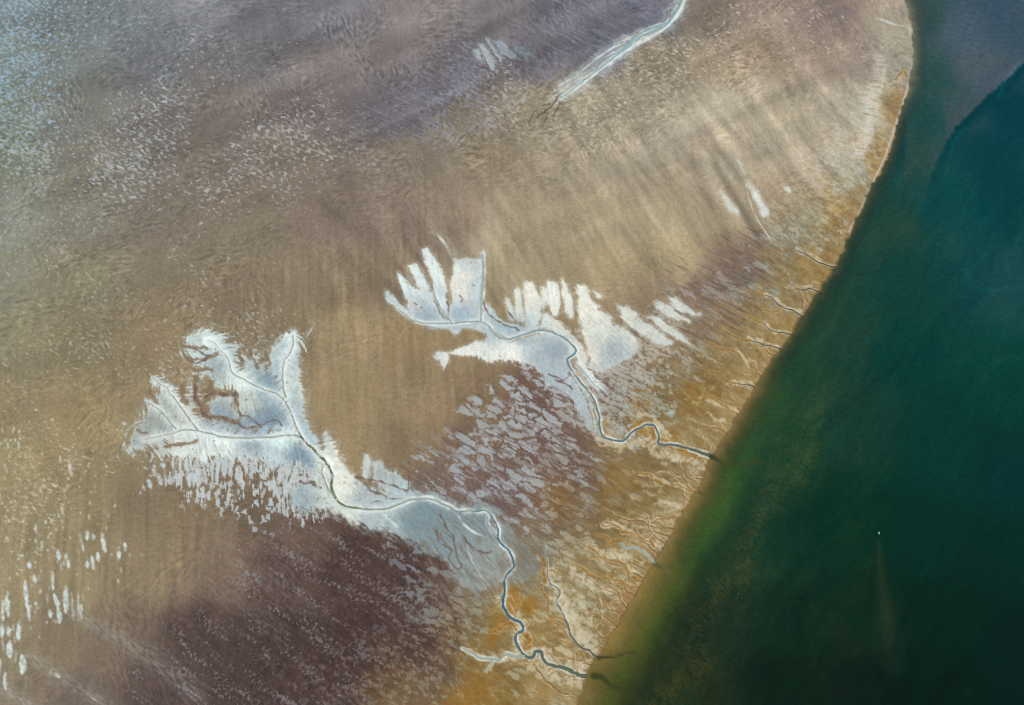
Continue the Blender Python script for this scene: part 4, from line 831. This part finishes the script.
# thin current lines
for line, r, amt in [([(1030,58),(1014,70),(1004,84),(999,98)],1.6,.30),([(965,128),(955,140),(949,158),(945,176)],1.5,.2),([(748,668),(765,666),(785,663),(812,661)],1.4,-.3),([(835,425),(855,400),(880,378),(905,355)],2.5,-.2),([(820,440),(830,420),(850,402)],2.0,-.2),([(965,270),(975,286),(990,290),(1024,286)],2.0,.15),([(800,560),(830,548),(870,540)],1.6,-.2)]:
    nr = Near(line, 10, wiggle=1.2, seed=3)
    SCOL[nr.sl] *= (1 + (0.7 if amt > 0 else 0.3) * amt * np.exp(-(nr.D / (r * 1.5)) ** 2))[..., None]
# creek water running out over the shallows
for line, r, c, a in [([(594,676),(603,678),(610,685),(620,689),(630,694),(640,702)],3.0,(46,60,34),.75),([(598,658),(614,656.5),(632,652.7),(641,656)],1.2,(60,66,36),.75),([(706,454),(716,459),(726,464),(738,464),(760,462)],2.4,(58,70,38),.7),([(655,564),(664,569),(672,574)],1.3,(110,138,92),.7),([(838,268),(848,272)],.8,(40,50,44),.7),([(815,320),(826,323)],.9,(44,52,40),.7),([(798,337),(808,343)],.8,(46,54,40),.7),([(790,352),(800,356)],.8,(46,54,40),.6),([(820,293),(830,297)],.8,(44,52,40),.6),([(696,492),(708,495)],1.2,(70,76,40),.5)]:
    nr = Near(line, 12, wiggle=0.4)
    e = np.exp(-(nr.D / (r * 1.2)) ** 2) * a
    COL_mix = np.array(c, float)
    SCOL[nr.sl] = SCOL[nr.sl] * (1 - e[..., None]) + e[..., None] * COL_mix
    DEPTH[nr.sl] = np.maximum(DEPTH[nr.sl], 1.5 * e)
SALB = np.clip(lin(SCOL) / GAIN, 0.0015, 0.6).astype(np.float32)
OPAQ = np.clip(1 - np.exp(-(DEPTH * 0.95) ** 1.3), 0.0, 1.0).astype(np.float32)
#FIELDS_DONE

# ---------------------------------------------------------------- materials
def new_mat(name):
    m = bpy.data.materials.new(name)
    m.use_nodes = True
    nt = m.node_tree
    nt.nodes.clear()
    out = nt.nodes.new("ShaderNodeOutputMaterial")
    p = nt.nodes.new("ShaderNodeBsdfPrincipled")
    return m, nt, out, p
def ground_material():
    m, nt, out, p = new_mat("wet_sediment")
    N, L = nt.nodes.new, nt.links.new
    at = N("ShaderNodeAttribute"); at.attribute_name = "sediment_and_light"  # ground colour, painted glints and reflected sky included
    wet = N("ShaderNodeAttribute"); wet.attribute_name = "wetness"
    geo = N("ShaderNodeNewGeometry")
    n1 = N("ShaderNodeTexNoise"); n1.inputs["Scale"].default_value = 0.22; n1.inputs["Detail"].default_value = 5; n1.inputs["Roughness"].default_value = 0.7
    L(geo.outputs["Position"], n1.inputs["Vector"])
    mr = N("ShaderNodeMapRange"); mr.inputs[1].default_value = 0.25; mr.inputs[2].default_value = 0.75; mr.inputs[3].default_value = 0.84; mr.inputs[4].default_value = 1.16
    L(n1.outputs[0], mr.inputs[0])
    mx = N("ShaderNodeVectorMath"); mx.operation = 'SCALE'
    L(at.outputs["Color"], mx.inputs[0]); L(mr.outputs[0], mx.inputs["Scale"])
    L(mx.outputs[0], p.inputs["Base Color"])
    r = N("ShaderNodeMapRange"); r.inputs[3].default_value = 0.85; r.inputs[4].default_value = 0.36
    L(wet.outputs["Fac"], r.inputs[0]); L(r.outputs[0], p.inputs["Roughness"])
    p.inputs["IOR"].default_value = 1.34
    n2 = N("ShaderNodeTexNoise"); n2.inputs["Scale"].default_value = 0.35; n2.inputs["Detail"].default_value = 4
    L(geo.outputs["Position"], n2.inputs["Vector"])
    b = N("ShaderNodeBump"); b.inputs["Strength"].default_value = 0.5; b.inputs["Distance"].default_value = 0.25
    L(n2.outputs[0], b.inputs["Height"]); L(b.outputs[0], p.inputs["Normal"])
    L(p.outputs[0], out.inputs[0])
    return m
def sea_material():
    m, nt, out, p = new_mat("turbid_sea_water")
    N, L = nt.nodes.new, nt.links.new
    at = N("ShaderNodeAttribute"); at.attribute_name = "water_colour"
    op = N("ShaderNodeAttribute"); op.attribute_name = "turbidity"
    geo = N("ShaderNodeNewGeometry")
    n1 = N("ShaderNodeTexNoise"); n1.inputs["Scale"].default_value = 0.12; n1.inputs["Detail"].default_value = 5; n1.inputs["Roughness"].default_value = 0.7
    L(geo.outputs["Position"], n1.inputs["Vector"])
    mr = N("ShaderNodeMapRange"); mr.inputs[1].default_value = 0.25; mr.inputs[2].default_value = 0.75; mr.inputs[3].default_value = 0.9; mr.inputs[4].default_value = 1.1
    L(n1.outputs[0], mr.inputs[0])
    mx = N("ShaderNodeVectorMath"); mx.operation = 'SCALE'
    L(at.outputs["Color"], mx.inputs[0]); L(mr.outputs[0], mx.inputs["Scale"])
    L(mx.outputs[0], p.inputs["Base Color"])
    p.inputs["Roughness"].default_value = 0.18
    p.inputs["IOR"].default_value = 1.33
    n2 = N("ShaderNodeTexNoise"); n2.inputs["Scale"].default_value = 0.16; n2.inputs["Detail"].default_value = 4
    L(geo.outputs["Position"], n2.inputs["Vector"])
    b = N("ShaderNodeBump"); b.inputs["Strength"].default_value = 0.35; b.inputs["Distance"].default_value = 0.3
    L(n2.outputs[0], b.inputs["Height"]); L(b.outputs[0], p.inputs["Normal"])
    tr = N("ShaderNodeBsdfTransparent")
    mix = N("ShaderNodeMixShader")
    L(op.outputs["Fac"], mix.inputs[0]); L(tr.outputs[0], mix.inputs[1]); L(p.outputs[0], mix.inputs[2])
    L(mix.outputs[0], out.inputs[0])
    return m
def creek_material():
    m, nt, out, p = new_mat("creek_water")
    N, L = nt.nodes.new, nt.links.new
    at = N("ShaderNodeAttribute"); at.attribute_name = "water_colour"
    L(at.outputs["Color"], p.inputs["Base Color"])
    p.inputs["Roughness"].default_value = 0.12
    p.inputs["IOR"].default_value = 1.33
    tr = N("ShaderNodeBsdfTransparent")
    mix = N("ShaderNodeMixShader"); mix.inputs[0].default_value = 0.78
    L(tr.outputs[0], mix.inputs[1]); L(p.outputs[0], mix.inputs[2]); L(mix.outputs[0], out.inputs[0])
    return m
def paint(name, rgb, rough=0.45, metal=0.0):
    m, nt, out, p = new_mat(name)
    N, L = nt.nodes.new, nt.links.new
    n1 = N("ShaderNodeTexNoise"); n1.inputs["Scale"].default_value = 3.0
    tc = N("ShaderNodeTexCoord"); L(tc.outputs["Object"], n1.inputs["Vector"])
    mix = N("ShaderNodeMix"); mix.data_type = 'RGBA'
    mix.inputs[6].default_value = (*[v * 0.86 for v in rgb], 1); mix.inputs[7].default_value = (*rgb, 1)
    L(n1.outputs[0], mix.inputs[0]); L(mix.outputs[2], p.inputs["Base Color"])
    p.inputs["Roughness"].default_value = rough; p.inputs["Metallic"].default_value = metal
    L(p.outputs[0], out.inputs[0])
    return m
M_GROUND, M_SEA, M_CREEK = ground_material(), sea_material(), creek_material()

# ---------------------------------------------------------------- meshes from the grid
COLL = scene.collection
def add(name, mesh, parent=None, kind=None, label=None, category=None, group=None):
    o = bpy.data.objects.new(name, mesh)
    COLL.objects.link(o)
    if parent: o.parent = parent
    if kind: o["kind"] = kind
    if label: o["label"] = label
    if category: o["category"] = category
    if group: o["group"] = group
    return o
def mesh_from(name, verts, quads, mat, colours=None, colour_name=None, value=None, value_name=None):
    me = bpy.data.meshes.new(name)
    n, f = len(verts), len(quads)
    me.vertices.add(n)
    me.vertices.foreach_set("co", np.ascontiguousarray(verts, np.float32).ravel())
    me.loops.add(f * 4)
    me.loops.foreach_set("vertex_index", np.ascontiguousarray(quads, np.int32).ravel())
    me.polygons.add(f)
    me.polygons.foreach_set("loop_start", np.arange(0, f * 4, 4, dtype=np.int32))
    me.polygons.foreach_set("loop_total", np.full(f, 4, np.int32))
    me.update(calc_edges=True)
    me.polygons.foreach_set("use_smooth", np.ones(f, bool))
    if colours is not None:
        a = me.attributes.new(colour_name, 'FLOAT_COLOR', 'POINT')
        a.data.foreach_set("color", np.concatenate([colours, np.ones((n, 1), np.float32)], 1).astype(np.float32).ravel())
    if value is not None:
        a = me.attributes.new(value_name, 'FLOAT', 'POINT')
        a.data.foreach_set("value", np.ascontiguousarray(value, np.float32).ravel())
    me.materials.append(mat)
    return me

# grow the grid outwards in ever larger cells so that the ground runs on far beyond the frame
PADS = np.cumsum(CELL * 3.2 ** np.arange(1, 9))
NP = len(PADS)
MARGIN = 240                                        # cells of coarser flat that continue the pattern beyond the fine grid
def spread_index(n, step):
    m = np.arange(MARGIN // step, 0, -(4 // step))
    idx = np.concatenate([np.full(NP, m[0]), m, np.arange(n), n - 1 - m[::-1], np.full(NP, n - 1 - m[0])])
    off = np.concatenate([-(MARGIN * CELL + PADS[::-1]), -m * step * CELL, np.arange(n) * step * CELL, (n - 1) * step * CELL + m[::-1] * step * CELL, (n - 1) * step * CELL + MARGIN * CELL + PADS])
    return idx, off
def calm(a):
    """even out colour in the far ring, where single cells are hundreds of metres wide"""
    k = 61
    for ax in (0, 1):
        b = np.moveaxis(a, ax, 0)
        for r in list(range(NP)) + list(range(b.shape[0] - NP, b.shape[0])):
            row = b[r].copy()
            p = np.concatenate([np.repeat(row[:1], k // 2, 0), row, np.repeat(row[-1:], k // 2, 0)])
            c = np.cumsum(np.concatenate([p[:1] * 0, p]), 0)
            b[r] = (c[k:] - c[:-k]) / k
    return a
def pad(a, step=1):
    jy, jx = spread_index(a.shape[0], step)[0], spread_index(a.shape[1], step)[0]
    return a[jy][:, jx]
xs = X0 + spread_index(NX, 1)[1]
ys = Y1 - spread_index(NY, 1)[1]
pH, pA, pW, pS = pad(HGT), calm(pad(ALBEDO).astype(np.float64)).astype(np.float32), pad(WET), pad(SD)
inner = np.zeros((NY, NX), np.int32); inner[:] = PIECE
pP = pad(inner)
edge_n = NP + MARGIN // 4
pP[:edge_n] = 0; pP[-edge_n:] = 0; pP[:, :edge_n] = 0; pP[:, -edge_n:] = 0
VX, VY = np.meshgrid(xs, ys)
VERT = np.stack([VX, VY, pH], -1).reshape(-1, 3).astype(np.float32)
rows, cols = pH.shape
base = (np.arange(rows - 1)[:, None] * cols + np.arange(cols - 1)[None, :])
QUAD = np.stack([base, base + cols, base + cols + 1, base + 1], -1)
fS = pS[:-1, :-1]
fP = pP[:-1, :-1].copy()
fP[fS < 1] = 0

def poly_mask(pts):
    sl, sd = polygon(pts, reach=10)
    full = np.full((NY, NX), -9.0, np.float32)
    full[sl] = sd
    return pad(full + 3 * fbm(GI / 12, GJ / 12, 55, 3))[:-1, :-1] > 0
mud_zone = poly_mask([(140,730),(185,640),(240,578),(290,532),(345,524),(400,542),(440,572),(470,600),(460,640),(430,680),(400,730)])
belt_zone = poly_mask([(930,50),(900,62),(885,110),(868,150),(840,205),(815,240),(780,275),(745,310),(705,350),(660,375),(640,405),(620,450),(600,480),(580,520),(560,545),(510,590),(480,620),(455,645),(450,690),(440,740),(700,760),(760,480),(940,200)])
used_land = fS > -150
region = np.where(fS < -2, 3, np.where(mud_zone, 1, np.where(belt_zone, 2, 0)))
flatA, flatW = pA.reshape(-1, 3), pW.reshape(-1)
def piece_mesh(name, face_mask):
    q = QUAD[face_mask]
    ids, inv = np.unique(q, return_inverse=True)
    return mesh_from(name, VERT[ids], inv.reshape(-1, 4), M_GROUND, flatA[ids], "sediment_and_light", flatW[ids], "wetness")
tidal = add("tidal_ground", piece_mesh("tidal_ground", used_land & (region == 0) & (fP == 0)), kind="structure", label="broad rippled brown and grey tidal sand flat left of the sea")
mud = add("mud_ground", piece_mesh("mud_ground", used_land & (region == 1) & (fP == 0)), kind="structure", label="dark purple brown mud flat with pale specks at the bottom")
beach = add("beach", piece_mesh("beach", used_land & (region == 2) & (fP == 0)), kind="structure", label="ochre sand belt with small creeks along the green water")
shallow = add("shallow_sea_ground", piece_mesh("shallow_sea_ground", used_land & (region == 3)), kind="structure", label="olive seabed under the shallow water along the shore")
owners = [tidal, mud, beach]
order = np.argsort(fP.ravel(), kind='stable')
sorted_p = fP.ravel()[order]
QF = QUAD.reshape(-1, 4)
RF = region.ravel()
UF = used_land.ravel()
starts = np.searchsorted(sorted_p, np.arange(1, len(PIECES) + 1))
for k in range(1, len(PIECES)):
    idx = order[starts[k - 1]:(starts[k] if k < len(starts) else len(order))]
    idx = idx[UF[idx]]
    if len(idx) == 0:
        continue
    q = QF[idx]
    ids, inv = np.unique(q, return_inverse=True)
    me = mesh_from(PIECES[k], VERT[ids], inv.reshape(-1, 4), M_GROUND, flatA[ids], "sediment_and_light", flatW[ids], "wetness")
    owner = owners[int(np.bincount(np.clip(RF[idx], 0, 2)).argmax())]
    add(PIECES[k], me, parent=owner)

# deep seabed and the sea surface
me = bpy.data.meshes.new("deep_sea_ground")
me.from_pydata([(-30000, -30000, -60), (30000, -30000, -60), (30000, 30000, -60), (-30000, 30000, -60)], [], [(0, 1, 2, 3)])
me.materials.append(paint("deep_seabed", (0.05, 0.055, 0.03), 0.9))
add("deep_sea_ground", me, kind="structure", label="dark seabed far under the deep water")
STEP = 2
sub = np.s_[::STEP, ::STEP]
sx = X0 + spread_index(SD[sub].shape[1], STEP)[1]
sy = Y1 - spread_index(SD[sub].shape[0], STEP)[1]
sC, sO, sS = calm(pad(SALB[sub], STEP).astype(np.float64)).astype(np.float32), pad(OPAQ[sub], STEP), pad(SD[sub], STEP)
A_, B_ = np.meshgrid(sx, sy)
sv = np.stack([A_, B_, np.zeros_like(A_)], -1).reshape(-1, 3)
r_, c_ = sC.shape[:2]
b_ = (np.arange(r_ - 1)[:, None] * c_ + np.arange(c_ - 1)[None, :])
sq = np.stack([b_, b_ + c_, b_ + c_ + 1, b_ + 1], -1)[sS[:-1, :-1] < 7]
ids, inv = np.unique(sq, return_inverse=True)
add("sea", mesh_from("sea", sv[ids], inv.reshape(-1, 4), M_SEA, sC.reshape(-1, 3)[ids], "water_colour", sO.reshape(-1)[ids], "turbidity"), kind="structure", label="dark green and teal turbid sea along the tidal flat")

# ---------------------------------------------------------------- creek water
def creek_colour(key, p):  # water tone with the blue of the mirrored sky painted in
    if key == 'U':
        return lin(np.array([146, 194, 210.]))
    if key == 'A':
        pts = [(0, (172, 190, 190)), (0.2, (156, 172, 164)), (0.27, (112, 114, 78)), (0.36, (120, 122, 84)), (0.4, (156, 170, 156)), (0.5, (164, 184, 182)), (0.6, (96, 132, 150)), (0.68, (50, 106, 148)), (0.75, (64, 106, 138)), (0.8, (92, 112, 122)), (0.9, (98, 114, 98)), (1, (96, 106, 66))]
    elif key == 'B':
        pts = [(0, (172, 196, 202)), (0.3, (150, 182, 192)), (0.45, (110, 152, 172)), (0.7, (96, 126, 140)), (0.85, (96, 118, 128)), (1, (96, 100, 66))]
    elif key == 'C':
        pts = [(0, (150, 164, 176)), (0.5, (110, 120, 122)), (0.75, (96, 104, 88)), (1, (88, 96, 66))]
    elif key == 'D12':
        pts = [(0, (150, 190, 196)), (1, (160, 206, 200))]
    else:
        pts = [(0, (124, 126, 124)), (0.7, (82, 86, 84)), (1, (72, 78, 66))]
    t = [a for a, _ in pts]
    return lin(np.array([np.interp(p, t, [c[k] for _, c in pts]) for k in range(3)]))
def ribbon(key, line, w0, w1, main, frac):
    n = len(line)
    tan = np.gradient(line, axis=0)
    tan /= np.linalg.norm(tan, axis=1)[:, None] + 1e-9
    nor = np.stack([-tan[:, 1], tan[:, 0]], 1)
    s = np.linspace(0, 1, n)
    w = creek_width(key, main, s * frac, w0, w1) * (0.85 + 0.5 * perlin(np.arange(n) / 6.0, np.zeros(n) + 2.2, 5)) + (0.2 if key[0] != 'D' else 0.02)
    v, q, c = [], [], []
    for k in range(n):
        i, j = int(np.clip(round(line[k, 0]), 0, NX - 1)), int(np.clip(round(line[k, 1]), 0, NY - 1))
        bank = 0.055 * min(max(SD[j, i], 0), 22) + 0.004 * min(max(SD[j, i] - 22, 0), 300)
        z = max(bank - 0.32, 0.03)
        if SD[j, i] < 0.5:
            z = -0.25
        col = creek_colour(key, s[k] * frac if main else (0.0 if key != 'A' else 0.05)) / GAIN
        for sgn in (-1, 0, 1):
            gi, gj = line[k] + nor[k] * w[k] * sgn
            x, y = to_world(gi, gj)
            v.append((x, y, z)); c.append(col)
        if k:
            a = (k - 1) * 3
            q += [(a, a + 3, a + 4, a + 1), (a + 1, a + 4, a + 5, a + 2)]
    return np.array(v), np.array(q), np.clip(np.array(c, np.float32), 0.002, 0.8)
def cut_at_sea(line):
    keep = [k for k in range(len(line)) if SD[int(np.clip(line[k, 1], 0, NY - 1)), int(np.clip(line[k, 0], 0, NX - 1))] > -1]
    return line[:max(keep) + 1] if keep else line
for key, label, runs in WATER_RUNS:
    root = None
    for b, (line, w0, w1) in enumerate(runs):
        full = len(line)
        line = cut_at_sea(line)
        if len(line) < 3:
            continue
        v, q, c = ribbon(key, line, w0, w1, b == 0, len(line) / full)
        me = mesh_from("creek_water" if b == 0 else "branch", v, q, M_CREEK, c, "water_colour")
        if root is None:
            root = add("creek_water", me, kind="structure", label=label)
        else:
            add("branch", me, parent=root)

# ---------------------------------------------------------------- the boat
M_HULL = paint("hull_paint", (0.05, 0.09, 0.13), 0.4)
M_DECK = paint("pale_deck", (0.30, 0.46, 0.52), 0.5)
M_CAB = paint("pale_blue_wheelhouse", (0.52, 0.70, 0.76), 0.4)
M_GLASS = paint("dark_glass", (0.02, 0.03, 0.04), 0.08)
M_STEEL = paint("mast_steel", (0.35, 0.35, 0.34), 0.4, 0.6)
def obj_bm(name, bm, mat, parent):
    me = bpy.data.meshes.new(name)
    bm.normal_update()
    bm.to_mesh(me); bm.free()
    me.materials.append(mat)
    return add(name, me, parent=parent)
def box_bm(bm, x0, x1, y0, y1, z0, z1, bevel=0.0):
    r = bmesh.ops.create_cube(bm, size=1)
    for v in r['verts']:
        v.co = ((x0 + x1) / 2 + v.co.x * (x1 - x0), (y0 + y1) / 2 + v.co.y * (y1 - y0), (z0 + z1) / 2 + v.co.z * (z1 - z0))
    if bevel:
        bmesh.ops.bevel(bm, geom=list({e for v in r['verts'] for e in v.link_edges}), offset=bevel, segments=1, affect='EDGES')
def rod_bm(bm, a, b, r0, r1, n=8):
    from mathutils import Vector
    a, b = Vector(a), Vector(b)
    d = (b - a).normalized()
    s = d.orthogonal().normalized(); t = d.cross(s)
    ring = lambda c, r: [bm.verts.new(c + (s * math.cos(k * 2 * math.pi / n) + t * math.sin(k * 2 * math.pi / n)) * r) for k in range(n)]
    p, q = ring(a, r0), ring(b, r1)
    for k in range(n):
        bm.faces.new((p[k], p[(k + 1) % n], q[(k + 1) % n], q[k]))
    bm.faces.new(p[::-1]); bm.faces.new(q)
bx_, by_ = ground_point(879, 533)
boat = bpy.data.objects.new("fishing_boat", None)
COLL.objects.link(boat)
boat.location = (float(bx_), float(by_), 0.0)
boat.rotation_euler = (0, 0, math.radians(4))
boat.scale = (0.62, 0.62, 0.62)
boat["label"] = "small pale fishing boat under way on the dark green water trailing silt"
boat["category"] = "boat"
STN = [(-5.2, 1.55, 1.0), (-3.5, 1.85, 0.95), (-1.0, 2.0, 0.95), (1.5, 1.9, 1.05), (3.5, 1.35, 1.3), (4.8, 0.7, 1.55), (5.6, 0.06, 1.75)]
bm = bmesh.new()
ringv = []
for y, hw, top in STN:
    prof = [(-hw, top), (-hw * 0.94, 0.35), (-hw * 0.6, -0.45), (0, -0.75), (hw * 0.6, -0.45), (hw * 0.94, 0.35), (hw, top)]
    ringv.append([bm.verts.new((x, y, z)) for x, z in prof])
for a, b in zip(ringv[:-1], ringv[1:]):
    for k in range(6):
        bm.faces.new((a[k], b[k], b[k + 1], a[k + 1]))
bm.faces.new(ringv[0])
obj_bm("hull", bm, M_HULL, boat)
bm = bmesh.new()
dv = [[bm.verts.new((sx_ * hw * 0.97, y, min(top, 1.4) - 0.22)) for sx_ in (-1, 1)] for y, hw, top in STN]
for a, b in zip(dv[:-1], dv[1:]):
    bm.faces.new((a[0], a[1], b[1], b[0]))
obj_bm("deck", bm, M_DECK, boat)
bm = bmesh.new()
for sgn in (-1, 1):
    for (y0, h0, t0), (y1, h1, t1) in zip(STN[:-1], STN[1:]):
        rod_bm(bm, (sgn * h0, y0, t0 + .03), (sgn * h1, y1, t1 + .03), 0.09, 0.09, 6)
obj_bm("gunwale", bm, M_DECK, boat)
bm = bmesh.new(); box_bm(bm, -1.15, 1.15, 0.4, 2.9, 0.8, 2.75, 0.08)
cabin = obj_bm("wheelhouse", bm, M_CAB, boat)
bm = bmesh.new(); box_bm(bm, -1.3, 1.3, 0.2, 3.1, 2.76, 2.9, 0.04)
obj_bm("roof", bm, M_CAB, cabin)
for x0, x1, y0, y1 in [(-0.9, -0.1, 2.905, 2.93), (0.1, 0.9, 2.905, 2.93), (-1.18, -1.155, 0.9, 1.5), (-1.18, -1.155, 1.8, 2.4), (1.155, 1.18, 0.9, 1.5), (1.155, 1.18, 1.8, 2.4)]:
    bm = bmesh.new(); box_bm(bm, x0, x1, y0, y1, 1.9, 2.5)
    obj_bm("window", bm, M_GLASS, cabin)
bm = bmesh.new(); rod_bm(bm, (0, 0.1, 0.8), (0, 0.1, 6.2), 0.1, 0.06); obj_bm("mast", bm, M_STEEL, boat)
bm = bmesh.new(); rod_bm(bm, (0, 0.1, 1.9), (0, -4.6, 3.6), 0.07, 0.05); obj_bm("boom", bm, M_STEEL, boat)
bm = bmesh.new(); rod_bm(bm, (-0.7, -4.4, 0.9), (0.7, -4.4, 0.9), 0.32, 0.32, 12); obj_bm("net_drum", bm, M_STEEL, boat)
bm = bmesh.new(); box_bm(bm, -0.8, 0.8, -3.0, -1.2, 0.72, 1.2, 0.05); obj_bm("hatch", bm, M_DECK, boat)

# a floating marker off the shore
ux, uy = ground_point(738.7, 594)
buoy = bpy.data.objects.new("marker_buoy", None)
COLL.objects.link(buoy)
buoy.location = (float(ux), float(uy), 0.0)
buoy.scale = (0.7, 0.7, 0.7)
buoy["label"] = "tiny pale marker buoy floating off the lower shore"
buoy["category"] = "buoy"
bm = bmesh.new()
prof = [(0.02, -0.6), (0.7, -0.4), (0.95, 0.0), (0.95, 0.45), (0.55, 0.8), (0.3, 1.0), (0.02, 1.02)]
rings = [[bm.verts.new((r * math.cos(k * math.pi / 6), r * math.sin(k * math.pi / 6), z)) for k in range(12)] for r, z in prof]
for a, b in zip(rings[:-1], rings[1:]):
    for k in range(12):
        bm.faces.new((a[k], a[(k + 1) % 12], b[(k + 1) % 12], b[k]))
obj_bm("float", bm, M_CAB, buoy)
bm = bmesh.new(); rod_bm(bm, (0, 0, 0.95), (0, 0, 2.3), 0.06, 0.05); obj_bm("staff", bm, M_STEEL, buoy)
bm = bmesh.new(); rod_bm(bm, (0, 0, 2.2), (0, 0, 2.7), 0.3, 0.02, 10); obj_bm("topmark", bm, M_CAB, buoy)
